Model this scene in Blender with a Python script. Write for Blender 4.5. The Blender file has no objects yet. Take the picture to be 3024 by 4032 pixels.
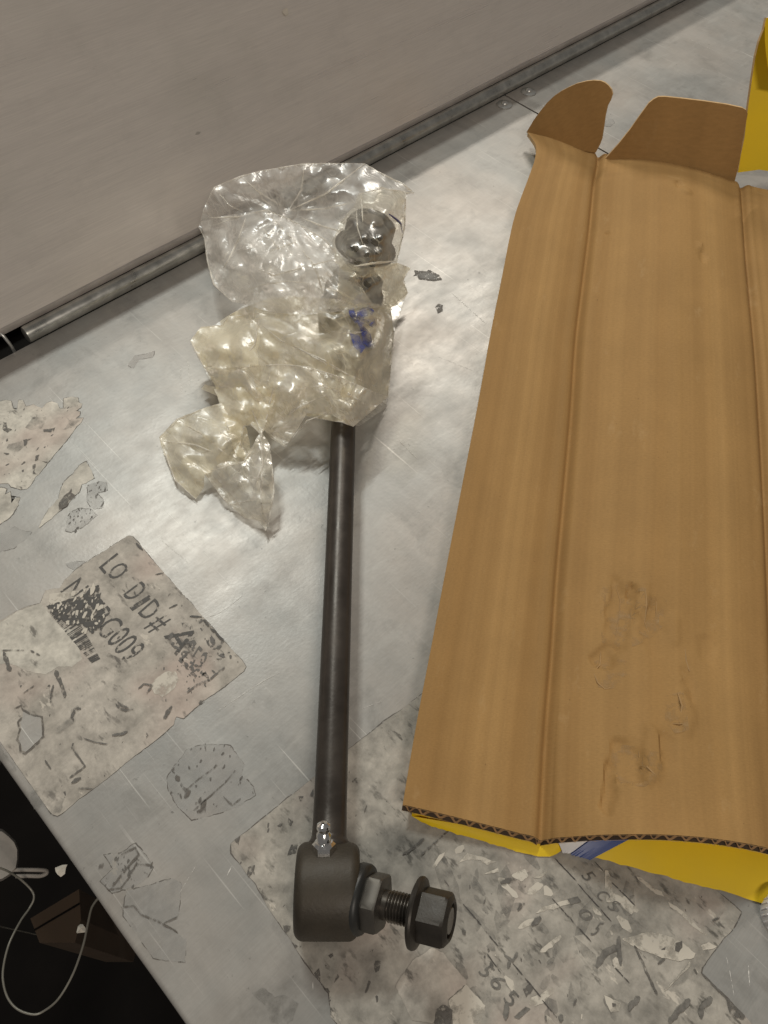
import bpy, bmesh, math, random
import numpy as np
from mathutils import Vector, Matrix, noise
from mathutils.geometry import delaunay_2d_cdt

# ------------------------------------------------------------------ camera, light, exposure
SC = bpy.context.scene
W_PX, H_PX, FOC = 3024.0, 4032.0, 3100.3
CAM = Vector((-0.1845, -0.1654, 0.3757))          # 38 cm above the bench
RM = Matrix(((0.7190, -0.5613, 0.4099), (-0.6934, -0.6198, 0.3676), (0.0477, -0.5485, -0.8348)))
cam = bpy.data.cameras.new('camera'); cam_o = bpy.data.objects.new('camera', cam)
SC.collection.objects.link(cam_o); SC.camera = cam_o
cam.sensor_fit = 'HORIZONTAL'; cam.sensor_width = 36.0; cam.lens = 36.0 * FOC / W_PX
cam.clip_start = 0.01; cam.clip_end = 50
_c = [RM.col[0].normalized(), RM.col[1].normalized(), RM.col[2].normalized()]
cam_o.matrix_world = Matrix.Translation(CAM) @ Matrix((_c[0], -_c[1], -_c[2])).transposed().to_4x4()
SC.render.resolution_x, SC.render.resolution_y = 768, 1024

w = bpy.data.worlds.new('World'); SC.world = w; w.use_nodes = True
w.node_tree.nodes['Background'].inputs[0].default_value = (1.0, 0.94, 0.87, 1)
w.node_tree.nodes['Background'].inputs[1].default_value = 0.115

def area(name, loc, target, sx, sy, watts, col):
    l = bpy.data.lights.new(name, 'AREA'); l.shape = 'RECTANGLE'; l.size = sx; l.size_y = sy
    l.energy = watts; l.color = col
    o = bpy.data.objects.new(name, l); SC.collection.objects.link(o); o.location = loc
    if target is None: o.rotation_euler = (-math.atan2(loc[1], loc[2]), 0, 0)      # tube runs along the bench
    else: o.rotation_euler = (Vector(target) - Vector(loc)).to_track_quat('-Z', 'Y').to_euler()
    return o
area('ceiling_tube_far', (1.63, 1.25, 1.80), None, 0.70, 0.016, 20, (1.0, 0.93, 0.82))
area('ceiling_tube_back', (0.42, 1.18, 1.80), None, 0.45, 0.016, 15, (0.97, 1.0, 0.94))
area('ceiling_tube_side', (-0.70, -1.40, 1.80), (0.0, 0.1, 0), 0.60, 0.10, 14, (1.0, 0.90, 0.78))
SC.view_settings.view_transform = 'Standard'; SC.view_settings.look = 'None'
SC.view_settings.exposure = 0.17; SC.view_settings.gamma = 1.0
SC.render.engine = 'CYCLES'
try:
    SC.cycles.transparent_max_bounces = 18; SC.cycles.max_bounces = 8
except Exception: pass

# ------------------------------------------------------------------ helpers
random.seed(7)
MM = 0.001
def P(u, v, z=0.0):
    """point at height z (metres) seen at a photograph pixel"""
    d = RM @ Vector((u - W_PX / 2, v - H_PX / 2, FOC))
    return CAM + d * ((z - CAM.z) / d.z)
REG = dict(O=(0, 0, 1.8228), A2=(1400, 0, .9789), BG=(550, 580, .7322), A4=(0, 1400, .6631), A5=(0, 2500, .6927),
           A6=(1000, 3000, .6028), A7=(1500, 2900, .9186), A8=(1700, 1900, .7981), B1=(2000, 250, .6172), B2=(2700, 0, .3616),
           B3=(1500, 3100, .4822), B4=(2200, 3200, .4967), B5=(0, 1200, .2411), B6=(1150, 3200, .4219), B7=(0, 3150, .3987),
           B8=(1250, 780, .3256), C1=(0, 2050, .6028), C2=(0, 2700, .4822), C3=(900, 3000, .4666), C4=(1700, 3350, .4822),
           C5=(2300, 3400, .4364), C6=(0, 1500, .3390), C7=(600, 1500, .5425), C8=(750, 600, .5425))
def px(reg, x, y):
    a, b, s = REG[reg]; return (a + x * s, b + y * s)
def pts(reg, *xy):
    """flat list of zoom coordinates -> list of photograph pixels"""
    return [px(reg, xy[i], xy[i + 1]) for i in range(0, len(xy), 2)]
def G(reg, x, y, z=0.0): return P(*px(reg, x, y), z)

COL = SC.collection
def link(o, parent=None):
    COL.objects.link(o)
    if parent is not None:
        o.parent = parent
        o.matrix_parent_inverse = Matrix.Translation(-base_of(parent))
    return o
def base_of(o):
    return Vector(o['_b']) if '_b' in o else Vector((0, 0, 0))
def thing(name, label, cat, loc, group=None):
    o = bpy.data.objects.new(name, None); COL.objects.link(o); o.location = loc
    o.empty_display_size = 0.02
    BASES[o.name] = Vector(loc)
    return tag(o, label, cat, group)
BASES = {}
def base_of(o): return BASES.get(o.name, Vector((0, 0, 0)))
def tag(o, label=None, cat=None, group=None, kind=None):
    if label: o['label'] = label
    if cat: o['category'] = cat
    if group: o['group'] = group
    if kind: o['kind'] = kind
    return o
def obj(name, verts, faces, mat, parent=None, smooth=False, sharp=None, uv=None, label=None):
    me = bpy.data.meshes.new(name); me.from_pydata([tuple(v) for v in verts], [], faces); me.update()
    for m in (mat if isinstance(mat, (list, tuple)) else [mat]): me.materials.append(m)
    if smooth or sharp:
        me.polygons.foreach_set('use_smooth', [True] * len(me.polygons))
    if sharp:
        try: me.set_sharp_from_angle(angle=math.radians(sharp))
        except Exception: pass
    if uv is not None:
        l = me.uv_layers.new(name='UVMap')
        for lp in me.loops: l.data[lp.index].uv = uv[lp.vertex_index]
    o = bpy.data.objects.new(name, me); link(o, parent)
    if label: o['label'] = label
    return o

# ------------------------------------------------------------------ material helpers
class N:
    def __init__(s, name):
        s.m = bpy.data.materials.new(name); s.m.use_nodes = True
        s.t = s.m.node_tree; s.t.nodes.clear(); s.out = s.t.nodes.new('ShaderNodeOutputMaterial')
    def set(s, sock, v):
        if hasattr(v, 'is_output') or isinstance(v, bpy.types.NodeSocket): s.t.links.new(v, sock)
        elif isinstance(v, (tuple, list)):
            v = tuple(v)
            if sock.type == 'RGBA' and len(v) == 3: v = v + (1,)
            sock.default_value = v
        else: sock.default_value = v
    def n(s, typ, ins=None, **at):
        nd = s.t.nodes.new('ShaderNode' + typ)
        for k, v in at.items(): setattr(nd, k, v)
        for k, v in (ins or {}).items(): s.set(nd.inputs[k], v)
        return nd
    def coord(s, which='Object', scale=(1, 1, 1), rot=(0, 0, 0)):
        tc = s.n('TexCoord'); mp = s.n('Mapping', {0: tc.outputs[which], 2: rot, 3: scale})
        return mp.outputs[0]
    def noise(s, vec, scale, detail=4, rough=.55, dist=0.0):
        return s.n('TexNoise', {'Vector': vec, 'Scale': scale, 'Detail': detail, 'Roughness': rough, 'Distortion': dist}).outputs[0]
    def ramp(s, fac, *stops, interp='LINEAR'):
        r = s.n('ValToRGB', {0: fac}); e = r.color_ramp.elements; r.color_ramp.interpolation = interp
        while len(e) < len(stops): e.new(.5)
        for k, (p, c) in enumerate(stops):
            e[k].position = p; e[k].color = (c, c, c, 1) if not isinstance(c, (tuple, list)) else tuple(c) + (1,)
        return r.outputs[0]
    def mix(s, f, a, b, blend='MIX'):
        m = s.n('MixRGB', {0: f, 1: a, 2: b}, blend_type=blend); return m.outputs[0]
    def math(s, op, a, b=0.0): 
        m = s.n('Math', {0: a, 1: b}, operation=op); return m.outputs[0]
    def bump(s, h, strength, dist, normal=None):
        d = {'Height': h, 'Strength': strength, 'Distance': dist}
        b = s.n('Bump', d)
        if normal is not None: s.set(b.inputs['Normal'], normal)
        return b.outputs[0]
    def pbr(s, **k):
        b = s.n('BsdfPrincipled')
        names = dict(col='Base Color', metal='Metallic', rough='Roughness', normal='Normal', spec='Specular IOR Level', coat='Coat Weight', aniso='Anisotropic')
        for q, v in k.items(): s.set(b.inputs[names[q]], v)
        s.t.links.new(b.outputs[0], s.out.inputs[0]); return s.m

def mat_steel():
    s = N('galvanised_steel'); c = s.coord()
    warm = s.ramp(s.noise(c, 9, 4, .6), (.38, (.362, .356, .338)), (.62, (.405, .374, .340)))
    smear = s.ramp(s.noise(s.coord(scale=(1, .35, 1), rot=(0, 0, .5)), 40, 6, .68), (.33, .86), (.65, 1.08))
    brush = s.noise(s.coord(scale=(12, 260, 1)), 6, 3, .6)
    col = s.mix(1, warm, smear, 'MULTIPLY')
    col = s.mix(.14, col, s.ramp(brush, (.3, .35), (.7, 1)), 'MULTIPLY')
    # rubbed-in grime: soft patches and fine specks
    gr = s.ramp(s.noise(c, 30, 7, .72, .4), (.53, 0), (.70, .55)); col = s.mix(gr, col, (.20, .19, .175))
    wipe = s.ramp(s.noise(s.coord(scale=(.25, 1, 1), rot=(0, 0, .7)), 120, 4, .6), (.56, 0), (.70, .35)); col = s.mix(wipe, col, (.46, .445, .415))
    spots = s.ramp(s.noise(c, 260, 3, .6), (.66, 0), (.72, 1)); gate = s.ramp(s.noise(c, 26, 2), (.47, 0), (.60, 1))
    col = s.mix(s.math('MULTIPLY', s.math('MULTIPLY', spots, gate), .6), col, (.12, .115, .105))
    scr = None
    for ang, sc, th in ((.35, 40, .70), (-.9, 34, .71), (1.25, 37, .71), (.8, 52, .69), (-.25, 46, .70), (2.2, 30, .72)):
        v = s.ramp(s.noise(s.coord(scale=(1, .016, 1), rot=(0, 0, ang)), sc * 13, 2, .5), (th, 0), (th + .03, 1))
        g = s.ramp(s.noise(s.coord(scale=(1, .3, 1), rot=(0, 0, ang)), sc, 1), (.48, 0), (.62, 1))
        v = s.math('MULTIPLY', v, g); scr = v if scr is None else s.math('MAXIMUM', scr, v)
    col = s.mix(s.math('MULTIPLY', scr, .5), col, (.66, .64, .60))
    rough = s.ramp(s.noise(s.coord(scale=(1, 2, 1)), 26, 5, .65), (.3, .31), (.7, .45))
    peel = s.noise(c, 520, 2, .5)
    nm = s.bump(scr, .10, .0003, s.bump(brush, .05, .0002, s.bump(peel, .07, .0006)))
    return s.pbr(col=col, metal=.16, rough=rough, normal=nm)

def mat_panel():
    s = N('brushed_panel'); 
    st = s.noise(s.coord(scale=(.5, 1, 12)), 7, 4, .55)
    fine = s.noise(s.coord(scale=(8, 1, 300)), 6, 3, .6)
    col = s.ramp(st, (.3, (.75, .695, .645)), (.7, (.80, .745, .69)))
    col = s.mix(.25, col, s.ramp(fine, (.3, .55), (.7, 1)), 'MULTIPLY')
    gr = s.noise(s.coord(), 7, 4, .6)
    col = s.mix(s.ramp(gr, (.5, 0), (.75, .35)), col, (.50, .49, .43))
    sp = s.ramp(s.noise(s.coord(scale=(1, 1, 3)), 60, 2), (.76, 0), (.8, .5))
    col = s.mix(sp, col, (.2, .18, .16))
    scr = s.ramp(s.noise(s.coord(scale=(.02, 1, 1), rot=(0, .12, 0)), 420, 2), (.72, 0), (.75, .35)); col = s.mix(scr, col, (.80, .76, .71))
    dust = s.ramp(s.noise(s.coord(), 40, 7, .75), (.52, 0), (.72, .20)); col = s.mix(dust, col, (.48, .45, .41))
    return s.pbr(col=col, metal=.3, rough=s.ramp(st, (.3, .26), (.7, .36)), normal=s.bump(fine, .06, .0002))

def mat_plain(name, col, rough=.5, metal=0.0, var=.12, scale=60, bump=0.0, spec=.5):
    s = N(name); c = s.coord(); nz = s.noise(c, scale, 5, .6)
    cc = s.mix(1, tuple(col), s.ramp(nz, (.3, 1 - var), (.7, 1 + var)), 'MULTIPLY')
    k = dict(col=cc, rough=s.ramp(nz, (.3, max(.02, rough - .07)), (.7, min(1, rough + .07))), metal=metal, spec=spec)
    if bump: k['normal'] = s.bump(s.noise(c, scale * 8, 3), bump, .0004)
    return s.pbr(**k)

def mat_paper(name, a, b, dirt, seed, gate=(.46, .58), flk=(.56, .66), thin=0):
    """adhesive label paper left on steel: stained, scuffed and half rubbed away"""
    s = N(name); c = s.n('Mapping', {0: s.n('TexCoord').outputs['Object'], 1: (seed, seed * .37, 0)}).outputs[0]
    base = s.ramp(s.noise(c, 28, 6, .65), (.36, a), (.64, b))
    tone = s.ramp(s.noise(c, 85, 7, .72, .15), (.33, .60), (.64, 1.12))
    col = s.mix(1, base, tone, 'MULTIPLY')
    pink = s.ramp(s.noise(c, 17, 2), (.52, 0), (.66, .45)); col = s.mix(pink, col, (.56, .43, .37))
    st = s.n('Mapping', {0: c, 2: (0, 0, .5), 3: (1, .4, 1)}).outputs[0]
    fl = s.ramp(s.noise(st, 230, 4, .62), (flk[0], 0), (flk[1], 1))
    gt = s.ramp(s.noise(c, 42, 3), (gate[0], 0), (gate[1], 1))
    col = s.mix(s.math('MULTIPLY', s.math('MULTIPLY', fl, gt), .8), col, dirt)
    wt = s.ramp(s.noise(st, 95, 5, .7), (.63, 0), (.67, .6)); col = s.mix(wt, col, (.72, .66, .57))
    if thin:
        m = s.pbr(col=col, rough=.5, spec=.4); b = [n for n in s.t.nodes if n.type == 'BSDF_PRINCIPLED'][0]
        k = s.n('MixShader', {0: s.ramp(s.noise(c, 60, 4), (.35, thin * .5), (.65, thin * 1.5)), 1: s.n('BsdfTransparent').outputs[0], 2: b.outputs[0]})
        s.t.links.new(k.outputs[0], s.out.inputs[0]); return m
    return s.pbr(col=col, rough=.62, spec=.35, normal=s.bump(s.noise(c, 260, 4), .25, .0003))

def mat_card(name, a, b, rough=.75):
    """kraft liner; UV in metres, V runs along the flutes"""
    s = N(name)
    flute = s.noise(s.coord('UV', (1, .002, 1)), 140, 3, .6)
    broad = s.noise(s.coord('UV', (1, .008, 1)), 34, 2, .5)
    col = s.ramp(broad, (.36, a), (.64, b))
    col = s.mix(.28, col, s.ramp(flute, (.3, .72), (.7, 1.12)), 'MULTIPLY')
    blot = s.ramp(s.noise(s.coord('UV'), 24, 4, .6), (.35, .92), (.65, 1.05)); col = s.mix(.8, col, blot, 'MULTIPLY')
    sp = s.ramp(s.noise(s.coord('UV'), 420, 2), (.74, 0), (.78, .6)); col = s.mix(sp, col, (.16, .09, .04))
    fib = s.noise(s.coord('UV', (1, 3, 1)), 500, 4, .7); col = s.mix(.35, col, s.ramp(fib, (.3, .72), (.7, 1.2)), 'MULTIPLY')
    wear = s.ramp(s.noise(s.coord('UV', (1, .5, 1)), 60, 6, .72), (.60, 0), (.74, .4)); col = s.mix(wear, col, (.50, .33, .16))
    nm = s.bump(fib, .12, .0002, s.bump(flute, .45, .0008))
    return s.pbr(col=col, rough=rough, spec=.22, normal=nm)

def mat_film(name, tint, haze, hazecol, gloss=1.0, rough=.10, bump=.5):
    s = N(name); c = s.coord()
    tr = s.n('BsdfTransparent', {0: tint})
    df = s.n('BsdfDiffuse', {0: hazecol}); tl = s.n('BsdfTranslucent', {0: hazecol})
    dd = s.n('MixShader', {0: .40, 1: df.outputs[0], 2: tl.outputs[0]})
    wr = s.noise(c, 190, 3, .55, 1.5)
    gt = s.ramp(s.noise(c, 32, 2), (.48, .04), (.62, 1)); fold = None
    for ang, sc, k in ((.3, (1, .28, .6), 75), (1.5, (1, .25, .6), 60), (2.4, (1, .3, .6), 90)):      # fine fold lines in the film
        n1 = s.noise(s.coord(scale=sc, rot=(.2, .1, ang)), k, 2, .4, .6)
        f1 = s.ramp(s.math('ABSOLUTE', s.math('SUBTRACT', n1, .5)), (.0, 1), (.022, 0)); fold = f1 if fold is None else s.math('MAXIMUM', fold, f1)
    fold = s.math('MULTIPLY', fold, s.ramp(s.noise(c, 45, 2), (.42, .05), (.60, 1)))
    nm = s.bump(fold, bump * 1.5, .0010, s.bump(s.math('MULTIPLY', wr, gt), bump, .0012))
    hz = s.ramp(s.noise(c, 55, 4, .6), (.35, haze * .55), (.65, haze * 1.5))
    hz = s.math('ADD', hz, s.math('MULTIPLY', fold, .30))
    lw = s.n('LayerWeight', {0: .32}).outputs['Facing']
    hz = s.math('ADD', hz, s.math('MULTIPLY', s.math('POWER', lw, 3.0), .35))
    m1 = s.n('MixShader', {0: hz, 1: tr.outputs[0], 2: dd.outputs[0]})
    gl = s.n('BsdfGlossy', {0: (1, 1, 1), 'Roughness': rough, 'Normal': nm})
    fr = s.n('Fresnel', {0: 1.5, 'Normal': nm}).outputs[0]
    fr = s.math('MINIMUM', s.math('MULTIPLY', fr, gloss), .38)
    m2 = s.n('MixShader', {0: fr, 1: m1.outputs[0], 2: gl.outputs[0]})
    s.t.links.new(m2.outputs[0], s.out.inputs[0]); return s.m

M = dict(
    steel=mat_steel(), panel=mat_panel(),
    lip=mat_plain('panel_hem_metal', (.50, .46, .43), .42, .4),
    tube=mat_plain('zinc_tube', (.52, .52, .49), .33, .85, .25, 90),
    rivet=mat_plain('rivet_metal', (.60, .60, .58), .34, .8, .15),
    dark=mat_plain('gap_shade', (.006, .0055, .005), .9, 0, .2, 60, 0, .1),  # near-black colour standing in for the shade in open gaps
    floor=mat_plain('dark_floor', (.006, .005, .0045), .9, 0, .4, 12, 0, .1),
    paper=mat_paper('label_paper', (.43, .395, .345), (.555, .51, .45), (.10, .09, .08), 1.3),
    paper2=mat_paper('grey_label_paper', (.33, .31, .275), (.49, .455, .40), (.085, .08, .07), 4.1, (.42, .55), (.555, .65)),
    paper3=mat_paper('cream_label_paper', (.55, .52, .46), (.70, .66, .58), (.13, .12, .105), 7.7, (.45, .55), (.62, .69)),
    glue=mat_paper('glue_film', (.46, .46, .45), (.55, .54, .52), (.14, .135, .13), 9.9, (.5, .6), (.63, .7), .24),
    torn=mat_plain('torn_white_paper', (.60, .555, .48), .75, 0, .10, 90, .3),
    rim=mat_plain('grime', (.115, .10, .09), .7, 0, .4, 200),
    fleck=mat_plain('dirt', (.12, .112, .10), .7, 0, .4, 300),
    ink=mat_plain('black_ink', (.085, .08, .074), .6, 0, .5, 420),
    greyink=mat_plain('faded_ink', (.16, .15, .135), .6, 0, .4, 320),
    scratch=mat_plain('bright_scratch', (.86, .85, .82), .25, .6, .1),
    card=mat_card('kraft_liner', (.345, .196, .070), (.432, .256, .098)),
    crush=mat_plain('crushed_liner', (.40, .245, .105), .8, 0, .15, 120),
    cut=mat_plain('cut_board', (.60, .40, .20), .85, 0, .2, 200, .4),
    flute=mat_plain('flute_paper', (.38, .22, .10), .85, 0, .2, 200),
    yellow=mat_plain('yellow_print', (.88, .60, .005), .62, 0, .05, 30, .04),
    blue=mat_plain('blue_print', (.035, .07, .26), .42, 0, .06, 30),
    white=mat_plain('white_print', (.74, .73, .74), .42, 0, .04, 30),
    rod=mat_plain('brown_black_steel', (.062, .052, .044), .38, .45, .28, 60, .15),
    coat=mat_plain('matt_black_coat', (.046, .037, .026), .54, .2, .25, 90, .30),
    rubber=mat_plain('black_rubber', (.018, .018, .017), .42, 0, .2),
    nut=mat_plain('black_oxide', (.040, .034, .028), .45, .45, .25, 140, .12),
    collar=mat_plain('plain_steel', (.115, .105, .092), .48, .7, .2, 90),
    thread=mat_plain('oiled_thread', (.13, .115, .10), .30, .85, .2),
    zinc=mat_plain('bright_zinc', (.80, .80, .80), .16, 1.0, .06),
    film=mat_film('clear_film', (.985, .98, .965), .35, (.98, .95, .90), .22, .36, .22),
    film2=mat_film('yellowed_film', (.99, .97, .91), .64, (.99, .92, .73), .28, .38, .22),
    film3=mat_film('thin_film', (.98, .965, .92),   .54, (.99, .94, .82), .42, .32, .26),
    film4=mat_film('pocket_film', (.98, .96, .90), .09, (.98, .93, .79), .24, .32, .16),
    fold=mat_film('film_fold', (.97, .95, .92), .62, (.98, .95, .88), .8, .25, .02),  # whitened film for fold and edge lines, highlight put into the colour
    bluecap=mat_plain('blue_plastic', (.035, .06, .34), .4, 0, .2, 80),
    bluepen=mat_plain('blue_pen', (.03, .03, .22), .5),
    wire=mat_plain('wire_sheath', (.24, .225, .19), .4, .3),
    grey=mat_plain('grey_plastic', (.30, .27, .24), .55, 0, .25, 40, .2),
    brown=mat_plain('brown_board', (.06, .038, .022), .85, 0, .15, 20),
)

# ------------------------------------------------------------------ shape helpers
def scaled(p, k): return [(a * k, b * k) for a, b in p]
def lathe(name, prof, org, axis, mat, parent, segs=48, sharp=35, hexes=(), up=None):
    """prof: list of (r, h); entries listed in hexes use r as apothem of a hexagon"""
    z = Vector(axis).normalized(); u = Vector(up) if up else Vector((0, 0, 1))
    if abs(z.dot(u)) > .95: u = Vector((1, 0, 0))
    x = u.cross(z).normalized(); y = z.cross(x); V = []; F = []
    for i, (r, h) in enumerate(prof):
        for k in range(segs):
            a = 2 * math.pi * k / segs; rr = r
            if i in hexes:
                q = (a % (math.pi / 3)) - math.pi / 6; rr = r / math.cos(q)
                if isinstance(hexes, dict) and hexes[i]: rr = min(rr, hexes[i])
            V.append(Vector(org) + x * (rr * math.cos(a)) + y * (rr * math.sin(a)) + z * h)
    n = len(prof)
    for i in range(n - 1):
        for k in range(segs):
            a, b = i * segs + k, i * segs + (k + 1) % segs
            F.append((a, b, b + segs, a + segs))
    F.append(tuple(range(segs - 1, -1, -1))); F.append(tuple(range((n - 1) * segs, n * segs)))
    return obj(name, V, F, mat, parent, sharp=sharp)
def tube(name, path, r, mat, parent=None, segs=10, closed=False):
    V = []; F = []; n = len(path); path = [Vector(p) for p in path]
    rr = r if isinstance(r, (list, tuple)) else [r] * n
    ref = Vector((0.13, 0.2, 1)).normalized()
    for i, p in enumerate(path):
        t = (path[min(i + 1, n - 1)] - path[max(i - 1, 0)]).normalized()
        x = ref.cross(t)
        if x.length < 1e-4: x = Vector((1, 0, 0)).cross(t)
        x.normalize(); y = t.cross(x)
        for k in range(segs):
            a = 2 * math.pi * k / segs; V.append(p + (x * math.cos(a) + y * math.sin(a)) * rr[i])
    for i in range(n - 1):
        for k in range(segs):
            a, b = i * segs + k, i * segs + (k + 1) % segs; F.append((a, b, b + segs, a + segs))
    F.append(tuple(range(segs - 1, -1, -1))); F.append(tuple(range((n - 1) * segs, n * segs)))
    return obj(name, V, F, mat, parent, smooth=True, sharp=60)
def spline(p, n=8):
    p = [Vector(q) for q in p]; out = []
    for i in range(len(p) - 1):
        a, b, c, d = p[max(i - 1, 0)], p[i], p[i + 1], p[min(i + 2, len(p) - 1)]
        for k in range(n):
            t = k / n
            out.append(.5 * ((2 * b) + (c - a) * t + (2 * a - 5 * b + 4 * c - d) * t * t + (3 * b - a - 3 * c + d) * t ** 3))
    out.append(p[-1]); return out
def resample(poly, step, closed=True):
    out = []; n = len(poly)
    for i in range(n if closed else n - 1):
        a, b = poly[i], poly[(i + 1) % n]; L = (b - a).length; k = max(1, int(L / step))
        for j in range(k): out.append(a.lerp(b, j / k))
    if not closed: out.append(poly[-1])
    return out
def area2(p): return sum(p[i].x * p[(i + 1) % len(p)].y - p[(i + 1) % len(p)].x * p[i].y for i in range(len(p)))
def jagged(poly, jag, step, seed):
    p = resample(poly, step); rnd = random.Random(seed); n = len(p); out = []
    ph = rnd.random() * 100
    for i in range(n):
        t = (p[(i + 1) % n] - p[i - 1]); nn = Vector((t.y, -t.x, 0))
        if nn.length > 0: nn.normalize()
        out.append(p[i] + nn * (jag * (rnd.uniform(-.6, .6) + 1.2 * noise.noise(Vector((i * .23 + ph, ph, 0))))))
    return out
def sheet(name, poly, z, thick, mat, parent=None, label=None):
    """thin flat piece of paper or dirt with real thickness, lying at height z"""
    if area2(poly) < 0: poly = poly[::-1]
    n = len(poly)
    V = [Vector((p.x, p.y, z + thick)) for p in poly] + [Vector((p.x, p.y, z)) for p in poly]
    F = [tuple(range(n))] + [(i, i + n, (i + 1) % n + n, (i + 1) % n) for i in range(n)]
    return obj(name, V, F, mat, parent, label=label)
def grow(poly, amount, seed):
    if area2(poly) < 0: poly = poly[::-1]
    rnd = random.Random(seed); n = len(poly); out = []; ph = rnd.random() * 50
    for i in range(n):
        t = poly[(i + 1) % n] - poly[i - 1]; nn = Vector((t.y, -t.x, 0))
        if nn.length > 0: nn.normalize()
        a = amount * max(.12, .75 + 1.5 * noise.noise(Vector((i * .21 + ph, 3.3, 0))))
        out.append(poly[i] + nn * a)
    return out
def ground(pixels): return [P(u, v, 0.0) for u, v in pixels]
def inside(p, poly):
    c = False; n = len(poly); j = n - 1
    for i in range(n):
        a, b = poly[i], poly[j]
        if (a[1] > p[1]) != (b[1] > p[1]) and p[0] < (b[0] - a[0]) * (p[1] - a[1]) / (b[1] - a[1]) + a[0]: c = not c
        j = i
    return c
def bar_poly(a, b, wd):
    t = (b - a).normalized(); nn = Vector((-t.y, t.x, 0)) * wd * .5
    return [a + nn, b + nn * .8, b - nn * .8, a - nn]

# ------------------------------------------------------------------ the bench
X0, YB, XS, XE, YN = -0.2275, 0.2468, 0.3873, 1.45, -0.75     # left edge, back edge, seam, far end, near side
bench = thing('steel_workbench', 'galvanised steel bench top, scratched and covered in old label residue', 'workbench', (X0, 0, 0))
def bench_sheet(x0, x1, rolled):
    prof = []
    if rolled:
        R = .0024
        prof = [(x0 + .0012, -.016)] + [(x0 + R - R * math.sin(a), -R + R * math.cos(a)) for a in [math.pi / 2 * k / 7 for k in range(7, -1, -1)]]
    else: prof = [(x0, -.0016), (x0, 0)]
    xs = [x0 + .03 + (x1 - x0 - .03) * k / 24 for k in range(25)]
    prof += [(x, 0) for x in xs] + [(x1, -.0016)]
    ny = 90; V = []; F = []; m = len(prof)
    for j in range(ny + 1):
        y = YN + (YB - YN) * j / ny
        for i, (x, z) in enumerate(prof):
            dx = .0011 * noise.noise(Vector((y * 14, 2, 0))) if rolled and i < 9 else 0
            dz = .0005 * noise.noise(Vector((y * 30, 7, 0))) if rolled and i < 8 else 0
            V.append((x + dx, y, z + dz))
    for j in range(ny):
        for i in range(m - 1): F.append((j * m + i, j * m + i + 1, (j + 1) * m + i + 1, (j + 1) * m + i))
    return obj('top_sheet', V, F, M['steel'], bench, smooth=True, sharp=50)
bench_sheet(X0, XS - .0009, True)
bench_sheet(XS + .0009, XE, False)
for lx, ly in ((X0 + .06, -.66), (X0 + .06, YB - .05), (XE - .08, -.66), (XE - .08, YB - .05)):
    V = [(lx + a * .02, ly + b * .02, z) for z in (-.0065, -.749) for a, b in ((-1, -1), (1, -1), (1, 1), (-1, 1))]
    obj('leg', V, [(0, 1, 2, 3), (7, 6, 5, 4), (0, 4, 5, 1), (1, 5, 6, 2), (2, 6, 7, 3), (3, 7, 4, 0)], M['tube'], bench)
# near-black sheets: shade painted below the seam and in the hinge gap
obj('seam_shade', [(XS - .01, YN, -.004), (XS + .01, YN, -.004), (XS + .01, YB, -.004), (XS - .01, YB, -.004)], [(0, 1, 2, 3)], M['dark'], bench)
obj('hinge_gap_shade', [(X0, YB + .001, -.03), (XE, YB + .001, -.03), (XE, YB + .06, -.03), (X0, YB + .06, -.03), (X0, YB + .06, .009), (XE, YB + .06, .009)],
    [(0, 1, 2, 3), (3, 2, 5, 4)], M['dark'], bench)
lathe('hinge_tube', [(.0040, 0), (.0053, .0006), (.0055, .002), (.0055, 1.50), (.0045, 1.502)], (-.0795, YB + .0036, .0052), (1, 0, 0), M['tube'], bench, 32, 40)
tube('hinge_pin', spline([(-.0915, YB + .0085, .0110), (-.0910, YB + .0065, .0095), (-.0905, YB + .0042, .006), (-.0900, YB + .0034, .002), (-.0898, YB + .0032, -.004)], 5), .0011, M['rivet'], bench)
for x, y in ((.3747, .2365), (.4076, .2365)):
    rv = lathe('rivet', [(.0068, 0), (.0068, .0006), (.0060, .0012), (.0032, .0015), (.0030, .0022), (.0022, .0030), (.0008, .0033)], (x, y, .0001), (0, 0, 1), M['rivet'], bench, 32)

# back panel: leans away from the bench behind the hinge
PB = Vector((0, .2555, .0135)); LEAN = math.radians(64.4)
panel = thing('back_panel', 'tall brushed taupe metal panel leaning back behind the hinge tube', 'panel', (0, PB.y, PB.z))
dv = Vector((0, math.cos(LEAN), math.sin(LEAN))); PH = .40
def panel_face():
    V = []; F = []; nx, nz = 60, 24
    for j in range(nz + 1):
        for i in range(nx + 1):
            x = X0 - .12 + (XE - X0 + .12) * i / nx; h = PH * j / nz
            off = .0007 * noise.noise(Vector((x * 5, h * 7, 0)))
            V.append(Vector((x, 0, 0)) + PB + dv * h + Vector((0, off, 0)))
    for j in range(nz):
        for i in range(nx):
            a = j * (nx + 1) + i; F.append((a, a + 1, a + nx + 2, a + nx + 1))
    n = len(V); back = Vector((0, .0022, -.0008))
    V += [v + back for v in V]
    F += [tuple(q + n for q in reversed(f)) for f in F]
    for i in range(nx):
        t = nz * (nx + 1) + i; F.append((t, t + 1, t + 1 + n, t + n))
    return obj('panel_face', V, F, M['panel'], panel, smooth=True, sharp=40)
panel_face()
hem = []
hp = [(0.0005, .0008), (-.0009, .0002), (-.0012, -.0008), (-.0008, -.0042), (.0004, -.0050), (.0030, -.0050), (.0030, -.0004)]
xs = [X0 - .12 + (XE - X0 + .12) * k / 80 for k in range(81)]
for x in xs:
    for (a, b) in hp: hem.append((x, PB.y + a, PB.z + b + .0003 * noise.noise(Vector((x * 30, 1, 0)))))
hf = []
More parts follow.
